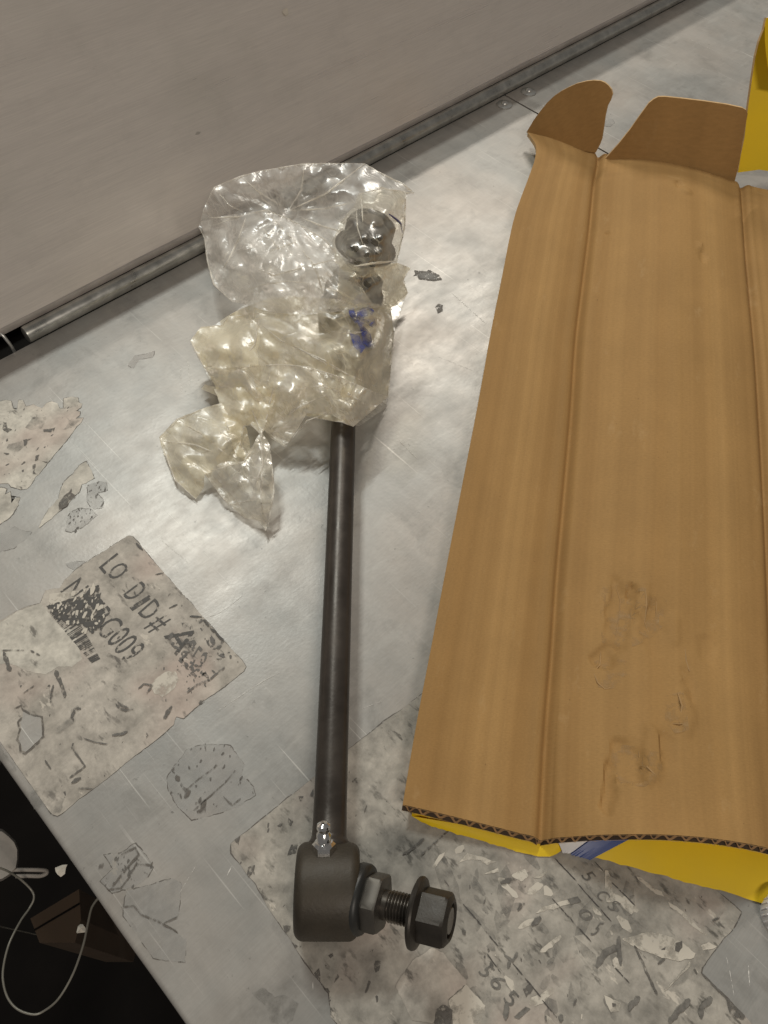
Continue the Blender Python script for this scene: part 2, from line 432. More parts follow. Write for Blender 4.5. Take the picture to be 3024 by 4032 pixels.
for i in range(80):
    for k in range(7):
        a, b = i * 7 + k, i * 7 + (k + 1) % 7; hf.append((a, b, b + 7, a + 7))
obj('bottom_hem', hem, hf, M['lip'], panel, smooth=True, sharp=40)
for q, (x, h, a, b, c, m) in enumerate(((-.012, .1775, .0042, .0010, .35, 'fleck'), (.186, .102, .0022, .0030, .2, 'torn'))):
    poly = [(math.cos(t) * a * (1 + .3 * math.sin(3 * t)), math.sin(t) * b * (1 + .4 * math.cos(2 * t))) for t in [k * math.pi / 7 for k in range(14)]]
    V = [Vector((x + u * math.cos(c) - v * math.sin(c), 0, 0)) + PB + dv * (h + u * math.sin(c) + v * math.cos(c)) + Vector((0, -.0009, .0004)) for u, v in poly]
    obj('paint_chip', V, [tuple(range(14))], M[m], panel)

# floor and clutter seen below the bench's left edge
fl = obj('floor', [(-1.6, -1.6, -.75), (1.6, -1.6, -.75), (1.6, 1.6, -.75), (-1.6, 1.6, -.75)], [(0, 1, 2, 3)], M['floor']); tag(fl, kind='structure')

# ------------------------------------------------------------------ old labels on the steel
def mat_ink(name, col, lo, hi, scale=300):
    s = N(name); nz = s.noise(s.coord(), scale, 4, .65)
    tr = s.n('BsdfTransparent'); b = s.n('BsdfPrincipled', {'Base Color': tuple(col) + (1,), 'Roughness': .6})
    m = s.n('MixShader', {0: s.ramp(nz, (lo, 0), (hi, 1)), 1: tr.outputs[0], 2: b.outputs[0]})
    s.t.links.new(m.outputs[0], s.out.inputs[0]); return s.m
M['wornink'] = mat_ink('worn_black_ink', (.075, .07, .065), .38, .50)
M['paleink'] = mat_ink('pale_worn_ink', (.14, .13, .12), .40, .52)
M['smudge'] = mat_ink('grey_smudge', (.22, .212, .195), .40, .95, 130)
M['rim'] = mat_ink('soft_grime', (.13, .115, .10), .36, .58, 460)
M['fleck'] = mat_ink('soft_dirt', (.13, .12, .108), .36, .54, 520)
M['scratch'] = mat_ink('broken_scratch', (.74, .72, .68), .42, .58, 420)
M['tornp'] = mat_ink('scuffed_paper', (.60, .555, .48), .30, .50, 160)
Z0 = .00005
def residue(name, label, pixels, mat, rim=.0005, jag=.0004, step=.0014, seed=1, cat='label residue', group=None, thick=.00012):
    poly = jagged(ground(pixels), jag, step, seed)
    for p in poly: p.x = max(p.x, X0 + .0045)
    c = sum(poly, Vector()) / len(poly)
    t = thing(name, label, cat, (c.x, c.y, 0), group)
    if rim and mat is M['glue']:
        g = grow(poly, rim * .9, seed + 5); q = poly if area2(poly) > 0 else poly[::-1]; n = len(q); V = []; F = []
        for a, b in zip(g, q): V += [(a.x, a.y, Z0), (b.x, b.y, Z0 + .00003)]
        for i in range(n):
            if noise.noise(Vector((i * .12, seed, 0))) > -.12: F.append((2 * i, 2 * ((i + 1) % n), 2 * ((i + 1) % n) + 1, 2 * i + 1))
        obj('grime_edge', V, F, M['rim'], t)
    elif rim: sheet('grime_edge', grow(poly, rim, seed + 5), Z0, .00004, M['rim'], t)
    sheet('paper', poly, Z0 + .00005, thick, mat, t)
    return t
def patch(parent, name, pixels, mat, level=1, jag=.0002, step=.0010, seed=1):
    poly = jagged(ground(pixels), jag, step, seed) if jag else ground(pixels)
    return sheet(name, poly, Z0 + .00020 + .00006 * level, .00004, M['tornp' if mat == 'torn' else mat], parent)
def stroke(parent, name, pixels, wd, mat, level=1, seed=1):
    p = resample(ground(pixels), max(.0012, wd * .6), False); rnd = random.Random(seed); L = []; Rr = []
    for i, q in enumerate(p):
        t = (p[min(i + 1, len(p) - 1)] - p[max(i - 1, 0)]).normalized(); nn = Vector((-t.y, t.x, 0))
        e = .35 if i in (0, len(p) - 1) else 1
        L.append(q + nn * wd * .5 * e * rnd.uniform(.6, 1.3)); Rr.append(q - nn * wd * .5 * e * rnd.uniform(.6, 1.3))
    return sheet(name, L + Rr[::-1], Z0 + .00020 + .00006 * level, .00003, M[mat], parent)
def flecks(parent, pixels, n, smin, smax, mat, seed, ang=None, level=0, name='dirt_flecks'):
    rnd = random.Random(seed); poly = [(p.x, p.y) for p in ground(pixels)]
    xa, xb = min(p[0] for p in poly), max(p[0] for p in poly); ya, yb = min(p[1] for p in poly), max(p[1] for p in poly)
    V = []; F = []; z = Z0 + .00022 + .00006 * level; k = 0
    while k < n:
        c = (rnd.uniform(xa, xb), rnd.uniform(ya, yb)); k += 1
        if not inside(c, poly) or c[0] < X0 + .005: continue
        s = smin + (smax - smin) * rnd.random() ** 2.5; el = rnd.uniform(1.0, 3.2)
        a0 = (ang if ang is not None else rnd.uniform(0, 3.14)) + rnd.gauss(0, .35); m = rnd.randint(5, 8); st = len(V)
        for q in range(m):
            a = 2 * math.pi * q / m; r = s * rnd.uniform(.45, 1.1)
            x, y = math.cos(a) * r * el, math.sin(a) * r
            V.append((c[0] + x * math.cos(a0) - y * math.sin(a0), c[1] + x * math.sin(a0) + y * math.cos(a0), z + .00001 * (k % 4)))
        F.append(tuple(range(st, st + m)))
    return tag(obj(name, V, F, M[mat], parent), kind='stuff')
def text(parent, body, reg, a, b, up, mat, level=2, name='printed_text', stretch=True):
    """lettering: baseline runs a -> b, 'up' is where the first letter's top lies (zoom coordinates)"""
    A, B, U = G(reg, *a), G(reg, *b), G(reg, *up)
    cu = bpy.data.curves.new(name, 'FONT'); cu.body = body; cu.resolution_u = 3
    o = bpy.data.objects.new(name, cu); COL.objects.link(o); bpy.context.view_layer.update()
    me = bpy.data.meshes.new_from_object(o); COL.objects.unlink(o); bpy.data.objects.remove(o)
    co = np.array([v.co[:] for v in me.vertices]); mn = co.min(0); mx = co.max(0); ch = max(mx[1], .6)
    z = Z0 + .00022 + .00006 * level
    for v in me.vertices:
        q = A + (B - A) * ((v.co.x - mn[0]) / (mx[0] - mn[0])) + (U - A) * (v.co.y / ch); v.co = (q.x, q.y, z)
    me.materials.append(M[mat]); r = bpy.data.objects.new(name, me); link(r, parent); return r

LOAD = pts('C1', 835, 100, 865, 105, 890, 130, 1000, 260, 1150, 430, 1310, 610, 1450, 770, 1590, 925, 1608, 955, 1590, 985, 1500, 1060, 1330, 1180) + \
       pts('C2', 1590, 185, 1500, 268, 1440, 252, 1418, 320, 1280, 440, 1100, 575, 900, 740, 740, 860, 640, 930, 540, 1020, 470, 1062, 430, 1050)
edge = []
for yy in (-.0135, -.004, .008, .020, .032, .043): edge.append(yy)
def to_px(p):
    q = RM.transposed() @ (Vector(p) - CAM); return (W_PX / 2 + FOC * q.x / q.z, H_PX / 2 + FOC * q.y / q.z)
LOAD += [to_px((X0 + .0045, yy, 0)) for yy in edge] + pts('C1', -120, 690, 20, 645, 110, 590, 180, 560, 265, 540, 280, 500, 300, 455, 390, 440, 420, 390, 500, 320, 545, 285, 690, 195)
lab = residue('load_label', 'worn load label with large printed ID letters and scratched out barcode', LOAD, M['paper'], .00035, .0002, .0015, 3, 'label')
for a, b, u, tx in (((645, 308), (683, 352), (765, 212), 'L'), ((690, 347), (748, 397), (797, 262), 'O'), ((800, 488), (848, 535), (925, 396), 'D'), ((846, 570), (866, 592), (975, 487), 'I'),
                    ((900, 606), (952, 662), (1012, 508), 'D'), ((948, 688), (1010, 742), (1062, 600), '#'), ((1070, 755), (1150, 888), (1230, 662), 'A')):
    text(lab, tx, 'C1', a, b, u, 'wornink')
text(lab, '252', 'C1', (1165, 915), (1275, 1035), (1260, 770), 'paleink')
text(lab, 'NSURG009', 'C1', (395, 465), (825, 935), (530, 370), 'wornink')
rb = random.Random(5); t = 0.0
while t < 1:                                             # barcode bars
    wd = rb.choice((.35, .35, .7, 1.05)) * MM
    a = G('C1', 325 + 270 * t, 610 + 320 * t); b = G('C1', 440 + 215 * t, 530 + 370 * t)
    if rb.random() < .9: sheet('barcode_bar', bar_poly(a.lerp(b, .04 * rb.random()), b, wd), Z0 + .00034, .00003, M['wornink'], lab)
    t += .021 + wd * 8
patch(lab, 'torn_strip', pts('C1', 325, 480, 420, 470, 520, 460, 480, 505, 400, 530, 345, 555, 320, 530), 'torn', 3, .0003)
patch(lab, 'torn_area', pts('C1', 270, 545, 330, 620, 395, 700, 480, 720, 520, 830, 540, 900, 470, 960, 380, 955, 300, 1010, 180, 985, 60, 930, -60, 960, -140, 800, -60, 700, 40, 640, 120, 590), 'paper3', 0.2, .0004)
patch(lab, 'torn_spot', pts('C1', 1010, 1040, 1080, 990, 1150, 985, 1165, 1040, 1130, 1110, 1060, 1150, 1010, 1130, 985, 1080), 'torn', 1, .0003)
patch(lab, 'scribbled_out', pts('C1', 600, 430, 650, 425, 660, 500, 690, 620, 660, 700, 600, 740, 540, 680, 470, 690, 400, 660, 340, 610, 300, 560, 350, 545, 440, 520, 520, 500, 560, 470), 'wornink', 4, .0006, .0008, 9)
flecks(lab, pts('C1', 600, 430, 660, 500, 690, 620, 600, 740, 470, 690, 340, 610, 320, 530, 440, 490, 540, 460), 80, .0004, .0014, 'torn', 8, .75, 6, 'paper_flakes')
for k, (d, m, wd) in enumerate(((pts('C1', 890, 150, 915, 180, 935, 195), 'ink', 1.4), (pts('C1', 1240, 628, 1320, 632), 'ink', 1.1), (pts('C1', 1105, 575, 1160, 550), 'ink', .9), (pts('C1', 1015, 355, 1070, 345), 'ink', .7),
        (pts('C1', 25, 860, 45, 920, 70, 985), 'fleck', 2.0), (pts('C1', 365, 980, 390, 1050, 415, 1100, 425, 1160), 'fleck', 1.8), (pts('C1', 350, 1075, 332, 1190), 'fleck', 1.2), (pts('C1', 225, 1080, 155, 1130), 'fleck', .8),
        (pts('C2', 645, 170, 610, 210, 590, 280, 520, 340, 460, 395), 'smudge', 3.4), (pts('C2', 665, 190, 610, 200, 590, 260, 605, 290), 'fleck', 1.6), (pts('C2', 1405, 170, 1370, 220, 1340, 280), 'fleck', 2.0), (pts('C2', 945, 150, 980, 190, 1030, 205, 1090, 195), 'fleck', 1.0),
        (pts('C2', 585, 505, 640, 580, 700, 660, 640, 705, 570, 755), 'fleck', .8), (pts('C2', 370, 610, 395, 650, 420, 685), 'fleck', .9), (pts('C2', 585, 797, 620, 775, 665, 757), 'fleck', 1.8), (pts('C2', 915, 410, 990, 400, 1045, 375), 'paleink', 1.2),
        (pts('C2', 680, 430, 780, 465, 880, 480), 'paleink', .5), (pts('C2', 640, 840, 760, 845), 'paleink', .5), (pts('C2', 1195, 385, 1210, 410, 1195, 425), 'fleck', .9), (pts('C1', 10, 850, 160, 850), 'fleck', .7), (pts('C1', 200, 850, 265, 885), 'fleck', .8),
        (pts('C1', 770, 1185, 800, 1215, 850, 1230), 'fleck', 1.0), (pts('C1', 905, 1100, 940, 1070, 1000, 1080, 960, 1130), 'fleck', .9), (pts('C1', 1300, 1200, 1335, 1175), 'fleck', 1.6), (pts('C1', 1210, 1130, 1290, 1075, 1370, 1040, 1470, 960), 'paleink', 1.0),
        (pts('C1', 1330, 650, 1430, 760, 1480, 800), 'wornink', 1.3))):
    stroke(lab, 'dirt_mark', d, wd * MM, m, 5 + .1 * k, k)
stroke(lab, 'grime_edge', pts('C2', 120, 190, 175, 165, 190, 200, 250, 238, 345, 258, 355, 350, 355, 420, 300, 480, 210, 558, 172, 545, 165, 480, 140, 440, 165, 360, 150, 300, 180, 260, 150, 245), .9 * MM, 'rim', 5, 3)
patch(lab, 'glue_patch', pts('C2', 192, 212, 250, 242, 338, 262, 347, 350, 346, 415, 295, 470, 212, 540, 186, 532, 174, 475, 155, 440, 176, 360, 166, 300, 188, 262), 'steel', 3.5, .0002)
patch(lab, 'grime_corner', pts('C2', 250, 870, 330, 850, 430, 870, 520, 930, 490, 1040, 420, 1045, 385, 1000, 340, 980, 280, 1010, 235, 930), 'smudge', 2, .0006)
patch(lab, 'grime_corner', pts('C2', 0, 470, 40, 560, 120, 640, 130, 700, 90, 690, 0, 640, -60, 560), 'smudge', 2, .0006)
flecks(lab, LOAD, 70, .0002, .0009, 'fleck', 11, .9)
flecks(lab, pts('C1', 1080, 700, 1330, 640, 1560, 930, 1480, 1010, 1250, 1130, 1150, 980), 120, .0003, .0014, 'paleink', 12, None, 3, 'worn_print')

# big pale label under the lower joint and the box
BIG = pts('C3', 20, 690, 60, 655, 150, 590, 300, 470, 500, 310, 720, 130) + pts('O', 790, 1590, 890, 1515, 1000, 1440, 1150, 1330, 1330, 1600, 1500, 1880) + \
      pts('C5', 1420, 440, 1340, 600, 1240, 700, 1060, 940, 1050, 990, 1250, 1190, 1450, 1380, 1520, 1460) + pts('O', 1620, 2260, 1560, 2330, 840, 2330) + \
      pts('C3', 860, 2150, 850, 1950, 720, 1790, 600, 1620, 480, 1440, 330, 1230, 230, 1030, 160, 960, 90, 850, 25, 770)
big = residue('shipping_label', 'large grey shipping label residue under the lower joint and box', BIG, M['paper2'], .00045, .0002, .0018, 21, 'label')
for k, (a, b) in enumerate((((250, 430), (400, 605)), ((430, 650), (540, 780)), ((660, 920), (890, 1195)), ((445, 835), (565, 1000)), ((980, 390), (1170, 600)), ((1190, 620), (1300, 745)), ((1000, 60), (1180, 250)), ((1190, 270), (1465, 580)),
                            ((1330, 90), (1400, 170)), ((1460, 250), (1659, 450)), ((1470, 930), (1610, 1080)), ((900, 1220), (1020, 1360)))):
    stroke(big, 'form_line', pts('C4', *a, *b), .55 * MM, 'wornink', 4, k)
for tx, a, b, u in (('5', (1215, 205), (1255, 255), (1305, 165)), ('C', (1330, 355), (1375, 415), (1420, 320)), ('S', (1425, 465), (1475, 500), (1495, 400)), ('1', (1105, 400), (1135, 440), (1190, 375)), ('0', (1180, 500), (1245, 580), (1270, 470)),
                    ('5', (1290, 690), (1335, 690), (1365, 590)), ('5', (375, 995), (425, 1040), (470, 930)), ('6', (460, 1075), (525, 1150), (560, 1005)), ('5', (580, 1215), (640, 1285), (660, 1125)), ('1', (670, 1360), (710, 1375), (765, 1275))):
    text(big, tx, 'C4', a, b, u, 'greyink', 4)
for k, (d, m, wd) in enumerate(((pts('C4', 1340, 950, 1390, 870, 1440, 810, 1525, 790), 'greyink', 3.0), (pts('C4', 1530, 700, 1525, 800, 1540, 940), 'greyink', 2.2), (pts('C4', 640, 890, 620, 960), 'greyink', 2.4), (pts('C4', 590, 850, 660, 900, 700, 830), 'greyink', 1.4),
        (pts('C5', 450, 740, 520, 890, 600, 1070, 660, 1190), 'fleck', 1.6), (pts('C5', 450, 740, 560, 860), 'fleck', .8), (pts('C5', 660, 910, 725, 860), 'fleck', 1.0), (pts('C5', 1150, 1210, 1060, 1300, 1050, 1400), 'greyink', 3.0), (pts('C5', 950, 1225, 850, 1330, 760, 1440), 'greyink', 2.6),
        (pts('C5', 500, 1205, 420, 1290, 400, 1330), 'greyink', 2.6), (pts('C5', 1050, 985, 1250, 1190, 1450, 1390), 'fleck', .8), (pts('C5', 1290, 1240, 1340, 1320, 1440, 1390), 'fleck', 4.5), (pts('C5', 1220, 490, 1150, 520), 'fleck', 1.0), (pts('C5', 1240, 290, 1230, 400, 1180, 470, 1150, 430), 'smudge', 4.0),
        (pts('C4', 700, 490, 730, 450, 760, 430), 'fleck', 1.8), (pts('C4', 810, 610, 850, 570, 890, 545), 'greyink', 3.2), (pts('C4', 560, 265, 620, 245, 690, 235), 'fleck', 2.0), (pts('C4', 1150, 1270, 1180, 1210), 'fleck', 1.2), (pts('C4', 420, 440, 440, 385), 'fleck', .6),
        (pts('B6', 1030, 390, 1080, 370, 1240, 240), 'fleck', 1.5), (pts('B6', 1200, 400, 1300, 310, 1460, 175), 'fleck', .9), (pts('C4', 930, 1390, 930, 1350), 'greyink', 2.0), (pts('C4', 1050, 1400, 1060, 1340), 'greyink', 2.6), (pts('C4', 480, 910, 490, 965), 'greyink', 2.0),
        (pts('C4', 100, 240, 140, 290), 'fleck', .8), (pts('C4', 250, 640, 270, 690), 'fleck', 2.2), (pts('C4', 440, 1210, 560, 1220), 'smudge', 7), (pts('C4', 610, 1240, 600, 1380), 'greyink', 2.4), (pts('C4', 1310, 1000, 1390, 980), 'smudge', 1.6))):
    stroke(big, 'dirt_mark', d, wd * MM * .8, m, 5 + .1 * k, k + 40)
for k, (d, m) in enumerate(((pts('C4', 215, 105, 290, 20, 360, 40, 440, 60, 520, 90, 450, 120, 400, 75, 290, 75), 'torn'), (pts('C4', 650, 205, 700, 170, 760, 150, 785, 205, 730, 255), 'torn'), (pts('C4', 850, 510, 920, 450, 1020, 425, 1100, 400, 1200, 410, 1090, 440, 990, 480), 'torn'),
        (pts('C4', 420, 195, 540, 140, 545, 175), 'torn'), (pts('C4', 830, 225, 960, 150, 900, 215), 'torn'), (pts('C4', 0, 140, 60, 30, 120, 0, 90, 50, 30, 140), 'torn'), (pts('C5', 335, 680, 430, 660, 560, 620, 700, 635, 840, 690, 880, 710, 1000, 810, 990, 850, 860, 880, 700, 855, 620, 820, 540, 790, 490, 770, 420, 735), 'torn'),
        (pts('C5', 1050, 740, 1120, 710, 1195, 750, 1150, 775, 1070, 780), 'torn'), (pts('C5', 760, 350, 830, 390, 940, 480, 1030, 570, 1110, 650, 1090, 650, 960, 550, 830, 430, 770, 390), 'torn'), (pts('C5', 470, 120, 510, 130, 600, 210, 700, 250, 720, 300, 640, 270, 560, 215), 'torn'),
        (pts('C5', 185, 60, 215, 60, 240, 150, 260, 260, 380, 330, 340, 355, 200, 350, 185, 200), 'torn'), (pts('C5', 180, 1190, 260, 1230, 330, 1260, 310, 1330, 240, 1340, 200, 1260), 'torn'), (pts('C5', 800, 1070, 900, 960, 950, 880, 960, 910, 880, 1000, 720, 1150), 'torn'),
        (pts('A6', 1265, 1560, 1385, 1455, 1510, 1590, 1510, 1650, 1470, 1720, 1300, 1740, 1290, 1620), 'torn'), (pts('C4', 0, 790, 90, 830, 290, 1080, 130, 1210, 120, 1290, 0, 1410, -160, 1380, -300, 1100, -160, 900), 'paper'), (pts('C5', 820, 720, 880, 700, 885, 760, 850, 810, 815, 790), 'fleck'),
        (pts('C5', 690, 775, 730, 760, 725, 775), 'fleck'), (pts('C5', 250, 1260, 285, 1265, 280, 1295, 255, 1290), 'fleck'), (pts('C4', 745, 1130, 790, 1090, 835, 1110, 820, 1150, 770, 1195), 'fleck'), (pts('C4', 30, 1290, 90, 1250, 170, 1300, 160, 1414, 20, 1420), 'fleck'),
        (pts('C5', 960, 880, 1110, 780, 1130, 850, 1060, 930, 880, 1080, 790, 1110, 800, 1060), 'smudge'), (pts('C4', 980, 370, 1060, 300, 1120, 330, 1080, 400, 1010, 410), 'smudge'), (pts('C4', 870, 260, 960, 200, 1010, 230, 950, 290), 'smudge'))):
    patch(big, {'torn': 'torn_paper', 'paper': 'upper_layer', 'fleck': 'dirt_spot', 'smudge': 'smudge'}[m], d, m, 2 + .12 * k, .0003, .0010, k + 70)
for k, q in enumerate(((505, 470, 550, 500, 525, 545, 500, 520), (680, 290, 715, 225, 720, 310), (590, 290, 635, 290, 625, 325, 600, 335), (410, 540, 455, 520, 440, 550), (165, 890, 225, 870, 215, 920, 170, 975, 155, 950), (530, 700, 585, 690, 570, 770, 495, 790), (720, 1785, 765, 1740, 775, 1800, 770, 1860),
        (885, 1875, 920, 1795, 940, 1815), (1150, 1950, 1185, 1850, 1200, 1860, 1165, 1950), (1225, 1720, 1240, 1680, 1285, 1680, 1275, 1760, 1240, 1780), (530, 1520, 580, 1550, 620, 1560, 560, 1570), (455, 1380, 530, 1385, 520, 1420, 480, 1450), (800, 1920, 840, 1910, 860, 1950, 830, 1940), (1055, 150, 1080, 130, 1090, 180, 1070, 180),
        (845, 1640, 880, 1610, 885, 1640, 860, 1660), (810, 1720, 830, 1715, 825, 1730), (1190, 1600, 1225, 1580, 1215, 1610), (1140, 430, 1165, 365, 1170, 380, 1150, 440), (50, 660, 100, 630, 85, 700), (250, 1060, 295, 1070, 285, 1110))):
    patch(big, 'dirt_spot', pts('C3', *q), 'fleck', 3 + .05 * k, .0002, .0012, k + 120)
flecks(big, BIG, 110, .0002, .0008, 'fleck', 31, .8)
flecks(big, pts('C4', 100, -50, 1000, -60, 1659, 100, 1659, 1400, 300, 1400, 150, 700), 20, .0004, .0014, 'torn', 32, .8, .5, 'paper_flakes')
flecks(big, pts('C4', 100, -50, 1000, -60, 1659, 100, 1659, 1400, 300, 1400, 150, 700), 40, .0014, .0055, 'smudge', 33, .8, .9, 'smudges')

rz = random.Random(77)                                   # rubbed streaks left by peeled layers
for k in range(46):
    x, y = rz.uniform(150, 1600), rz.uniform(0, 1380); L = rz.uniform(70, 230); a = rz.choice((.87, .87, .87, -.62)) + rz.gauss(0, .12)
    d = [x, y, x + L * .5 * math.cos(a), y + L * .5 * math.sin(a) + rz.uniform(-14, 14), x + L * math.cos(a), y + L * math.sin(a)]
    m = 'smudge' if k % 3 else 'tornp'
    stroke(big, 'rubbed_streak', pts('C4', *d), rz.uniform(1.4, 5.0) * MM, m, 1.0 + .02 * k, k + 300)
# smaller residues
tl = residue('torn_label', 'torn cream label with flower shaped torn top edge by the left frame', pts('C6', -200, 300, 0, 240, 70, 222, 130, 235, 150, 320, 200, 350, 215, 225, 265, 222, 300, 300, 340, 290, 390, 275, 440, 300, 490, 320, 540, 260, 600, 240, 670, 265, 690, 320, 735, 325, 745, 205, 820, 185, 905, 195, 915, 255,
        955, 265, 945, 310, 880, 350, 930, 360, 925, 400, 880, 440, 970, 430, 940, 490, 890, 530, 860, 580, 800, 660, 700, 780, 560, 950, 460, 1080, 420, 1110, 360, 1210, 320, 1255, 240, 1265, 130, 1230, 100, 1190, 0, 1195, -250, 1200), M['paper3'], .0004, .0002, .0012, 41, 'label residue')
for k, (d, m) in enumerate((((40, 480, 80, 490, 90, 550, 140, 570, 90, 600, 30, 570), 'fleck'), ((500, 570, 620, 555, 655, 535, 620, 600, 510, 595), 'fleck'), ((270, 690, 380, 670, 325, 700, 315, 780, 285, 760), 'fleck'), ((380, 430, 540, 420, 520, 500, 460, 590, 340, 570, 300, 545), 'smudge'),
        ((110, 740, 200, 720, 260, 700, 290, 770, 200, 830, 110, 830, 80, 780), 'smudge'), ((420, 870, 460, 860, 440, 930, 405, 935), 'fleck'), ((470, 930, 560, 945, 540, 955), 'fleck'), ((385, 980, 415, 970, 400, 1060, 440, 1090, 385, 1080), 'fleck'), ((40, 840, 120, 850, 80, 865), 'fleck'), ((745, 210, 905, 200, 910, 300, 740, 330), 'smudge'),
        ((70, 675, 100, 670, 100, 700, 75, 710), 'fleck'), ((840, 440, 960, 435, 870, 520, 800, 560, 740, 570), 'smudge'), ((180, 1215, 310, 1215, 310, 1245, 190, 1250), 'smudge'))):
    patch(tl, 'dirt_spot', pts('C6', *d), m, 3 + .1 * k, .0003, .001, k + 200)
flecks(tl, pts('C6', 0, 300, 450, 320, 900, 300, 800, 640, 400, 1120, 120, 1220, 0, 1180), 70, .0002, .0009, 'fleck', 42, .5)
leaf = residue('label_scrap', 'narrow leaf shaped paper scrap with dark torn middle', pts('C6', 920, 985, 1000, 940, 1060, 1030, 1095, 1130, 1000, 1190, 950, 1200, 925, 1290, 850, 1350, 790, 1430, 700, 1510, 600, 1600, 520, 1660, 450, 1715, 470, 1650, 560, 1500, 680, 1370, 700, 1280, 750, 1170, 840, 1090), M['paper3'], .0006, .0003, .0012, 43, 'label residue')
patch(leaf, 'torn_middle', pts('C6', 740, 1340, 810, 1290, 830, 1250, 835, 1300, 880, 1330, 920, 1295, 900, 1340, 800, 1400, 770, 1460, 690, 1500, 685, 1420), 'rim', 2, .0003)
patch(leaf, 'torn_middle', pts('C6', 750, 1360, 800, 1370, 770, 1440, 700, 1480, 700, 1420), 'smudge', 4, .0002)
for nm, lb, q, m, sd in (('label_scrap', 'pale jagged scrap at the left frame below the flower edged label', ('C6', -120, 1260, 20, 1245, 70, 1260, 60, 1320, 120, 1290, 135, 1420, 175, 1370, 235, 1350, 215, 1440, 150, 1540, 110, 1590, 30, 1650, -140, 1720), 'paper3', 44),
                         ('label_scrap', 'pale pointed scrap outlined by grime above the load label', ('C6', -120, 1830, 60, 1760, 170, 1690, 260, 1740, 370, 1760, 280, 1860, 160, 1940, 0, 1990, -160, 2040), 'glue', 45),
                         ('glue_mark', 'faint round glue mark with specks beside the leaf shaped scrap', ('C6', 820, 1520, 930, 1480, 1060, 1490, 1130, 1560, 1060, 1620, 970, 1690, 830, 1760, 770, 1740, 780, 1600), 'glue', 46),
                         ('glue_mark', 'faint speckled ring of glue right of the leaf shaped scrap', ('C6', 1020, 1210, 1150, 1170, 1230, 1180, 1240, 1270, 1130, 1310, 1200, 1380, 1200, 1470, 1090, 1500, 1010, 1400), 'glue', 47),
                         ('glue_mark', 'small grey glue mark touching the top of the load label', ('C1', 430, 280, 500, 265, 560, 270, 530, 300, 490, 325, 450, 310), 'glue', 48),
                         ('glue_mark', 'wrinkled grey glue mark between the load label and the rod', ('A5', 950, 810, 1060, 650, 1170, 620, 1310, 630, 1390, 740, 1370, 800, 1440, 860, 1450, 910, 1340, 980, 1180, 1030, 1090, 1050, 1010, 980, 960, 880), 'glue', 49),
                         ('glue_mark', 'scribbled grey glue mark beside the bench edge', ('A5', 590, 1250, 690, 1240, 770, 1185, 820, 1240, 880, 1320, 840, 1380, 750, 1440, 640, 1465, 570, 1400, 640, 1330), 'glue', 50),
                         ('glue_mark', 'plain pale glue patch on the bench below the scribbled mark', ('A5', 720, 1455, 990, 1385, 1030, 1420, 1020, 1590, 930, 1640, 1060, 1730, 1050, 1860, 850, 1840, 700, 1600), 'glue', 51),
                         ('oil_stain', 'small dark grey stain near the bottom of the picture', ('C3', 200, 1950, 290, 1900, 390, 1980, 480, 1970, 590, 2040, 540, 2180, 460, 2230, 350, 2200, 320, 2060, 230, 1990), 'smudge', 52),
                         ('dark_chip', 'dark curled chip on the steel right of the bag', ('B8', 1170, 875, 1320, 885, 1340, 868, 1470, 930, 1500, 990, 1400, 1005, 1230, 985, 1200, 940, 1160, 940, 1190, 915), 'rim', 53),
                         ('dark_chip', 'small dark round chip on the steel between bag and box', ('O', 942, 664, 948, 657, 956, 660, 955, 672, 946, 676), 'rim', 54),
                         ('glue_mark', 'thin squiggle of dirt left of the bag', ('O', 276, 790, 290, 768, 312, 766, 334, 758, 330, 772, 300, 778, 288, 796), 'glue', 55),
                         ('glue_mark', 'small grey mark in the gap between the box flaps', ('B1', 620, 365, 660, 350, 682, 378, 650, 402, 618, 400), 'glue', 56)):
    r = residue(nm, lb, pts(*q), M[m], .00045 if m != 'smudge' else 0, .0004, .0013, sd, 'label residue' if nm != 'oil_stain' else 'stain')
    if nm == 'glue_mark' and sd in (46, 47, 49, 50): flecks(r, pts(*q), 60 if sd > 48 else 34, .0002, .0009, 'fleck', sd, .7)
    if sd == 53: patch(r, 'chip_face', pts('B8', 1215, 925, 1330, 900, 1440, 940, 1470, 985, 1380, 990, 1240, 970), 'glue', 3, .0001)
    if sd == 49:
        for k, d in enumerate(((1060, 880, 1130, 820, 1240, 740), (1100, 1000, 1180, 930, 1280, 840, 1340, 770), (1040, 870, 1070, 890, 1050, 930), (1110, 960, 1160, 950, 1150, 1000, 1120, 1010), (1270, 920, 1320, 970, 1370, 930), (1000, 800, 1020, 830))):
            stroke(r, 'dirt_mark', pts('A5', *d), (.5, .6, 2.4, 3.6, .8, 2)[k] * MM, 'rim', 3, k)
    if sd == 50:
        for k, d in enumerate(((690, 1250, 770, 1210, 790, 1250, 720, 1330, 640, 1430), (780, 1290, 740, 1370, 690, 1440, 610, 1450), (795, 1305, 860, 1310, 870, 1290), (560, 1330, 590, 1300), (820, 1350, 840, 1360))):
            stroke(r, 'dirt_mark', pts('A5', *d), (.8, .6, .8, 2, 1)[k] * MM, 'rim', 3, k)
    if sd == 51:
        stroke(r, 'dirt_mark', pts('A5', 690, 1550, 760, 1540, 800, 1590, 900, 1630, 1010, 1690), .6 * MM, 'rim', 3, 3); stroke(r, 'dirt_mark', pts('A5', 930, 1640, 1010, 1605), .5 * MM, 'rim', 3, 4)
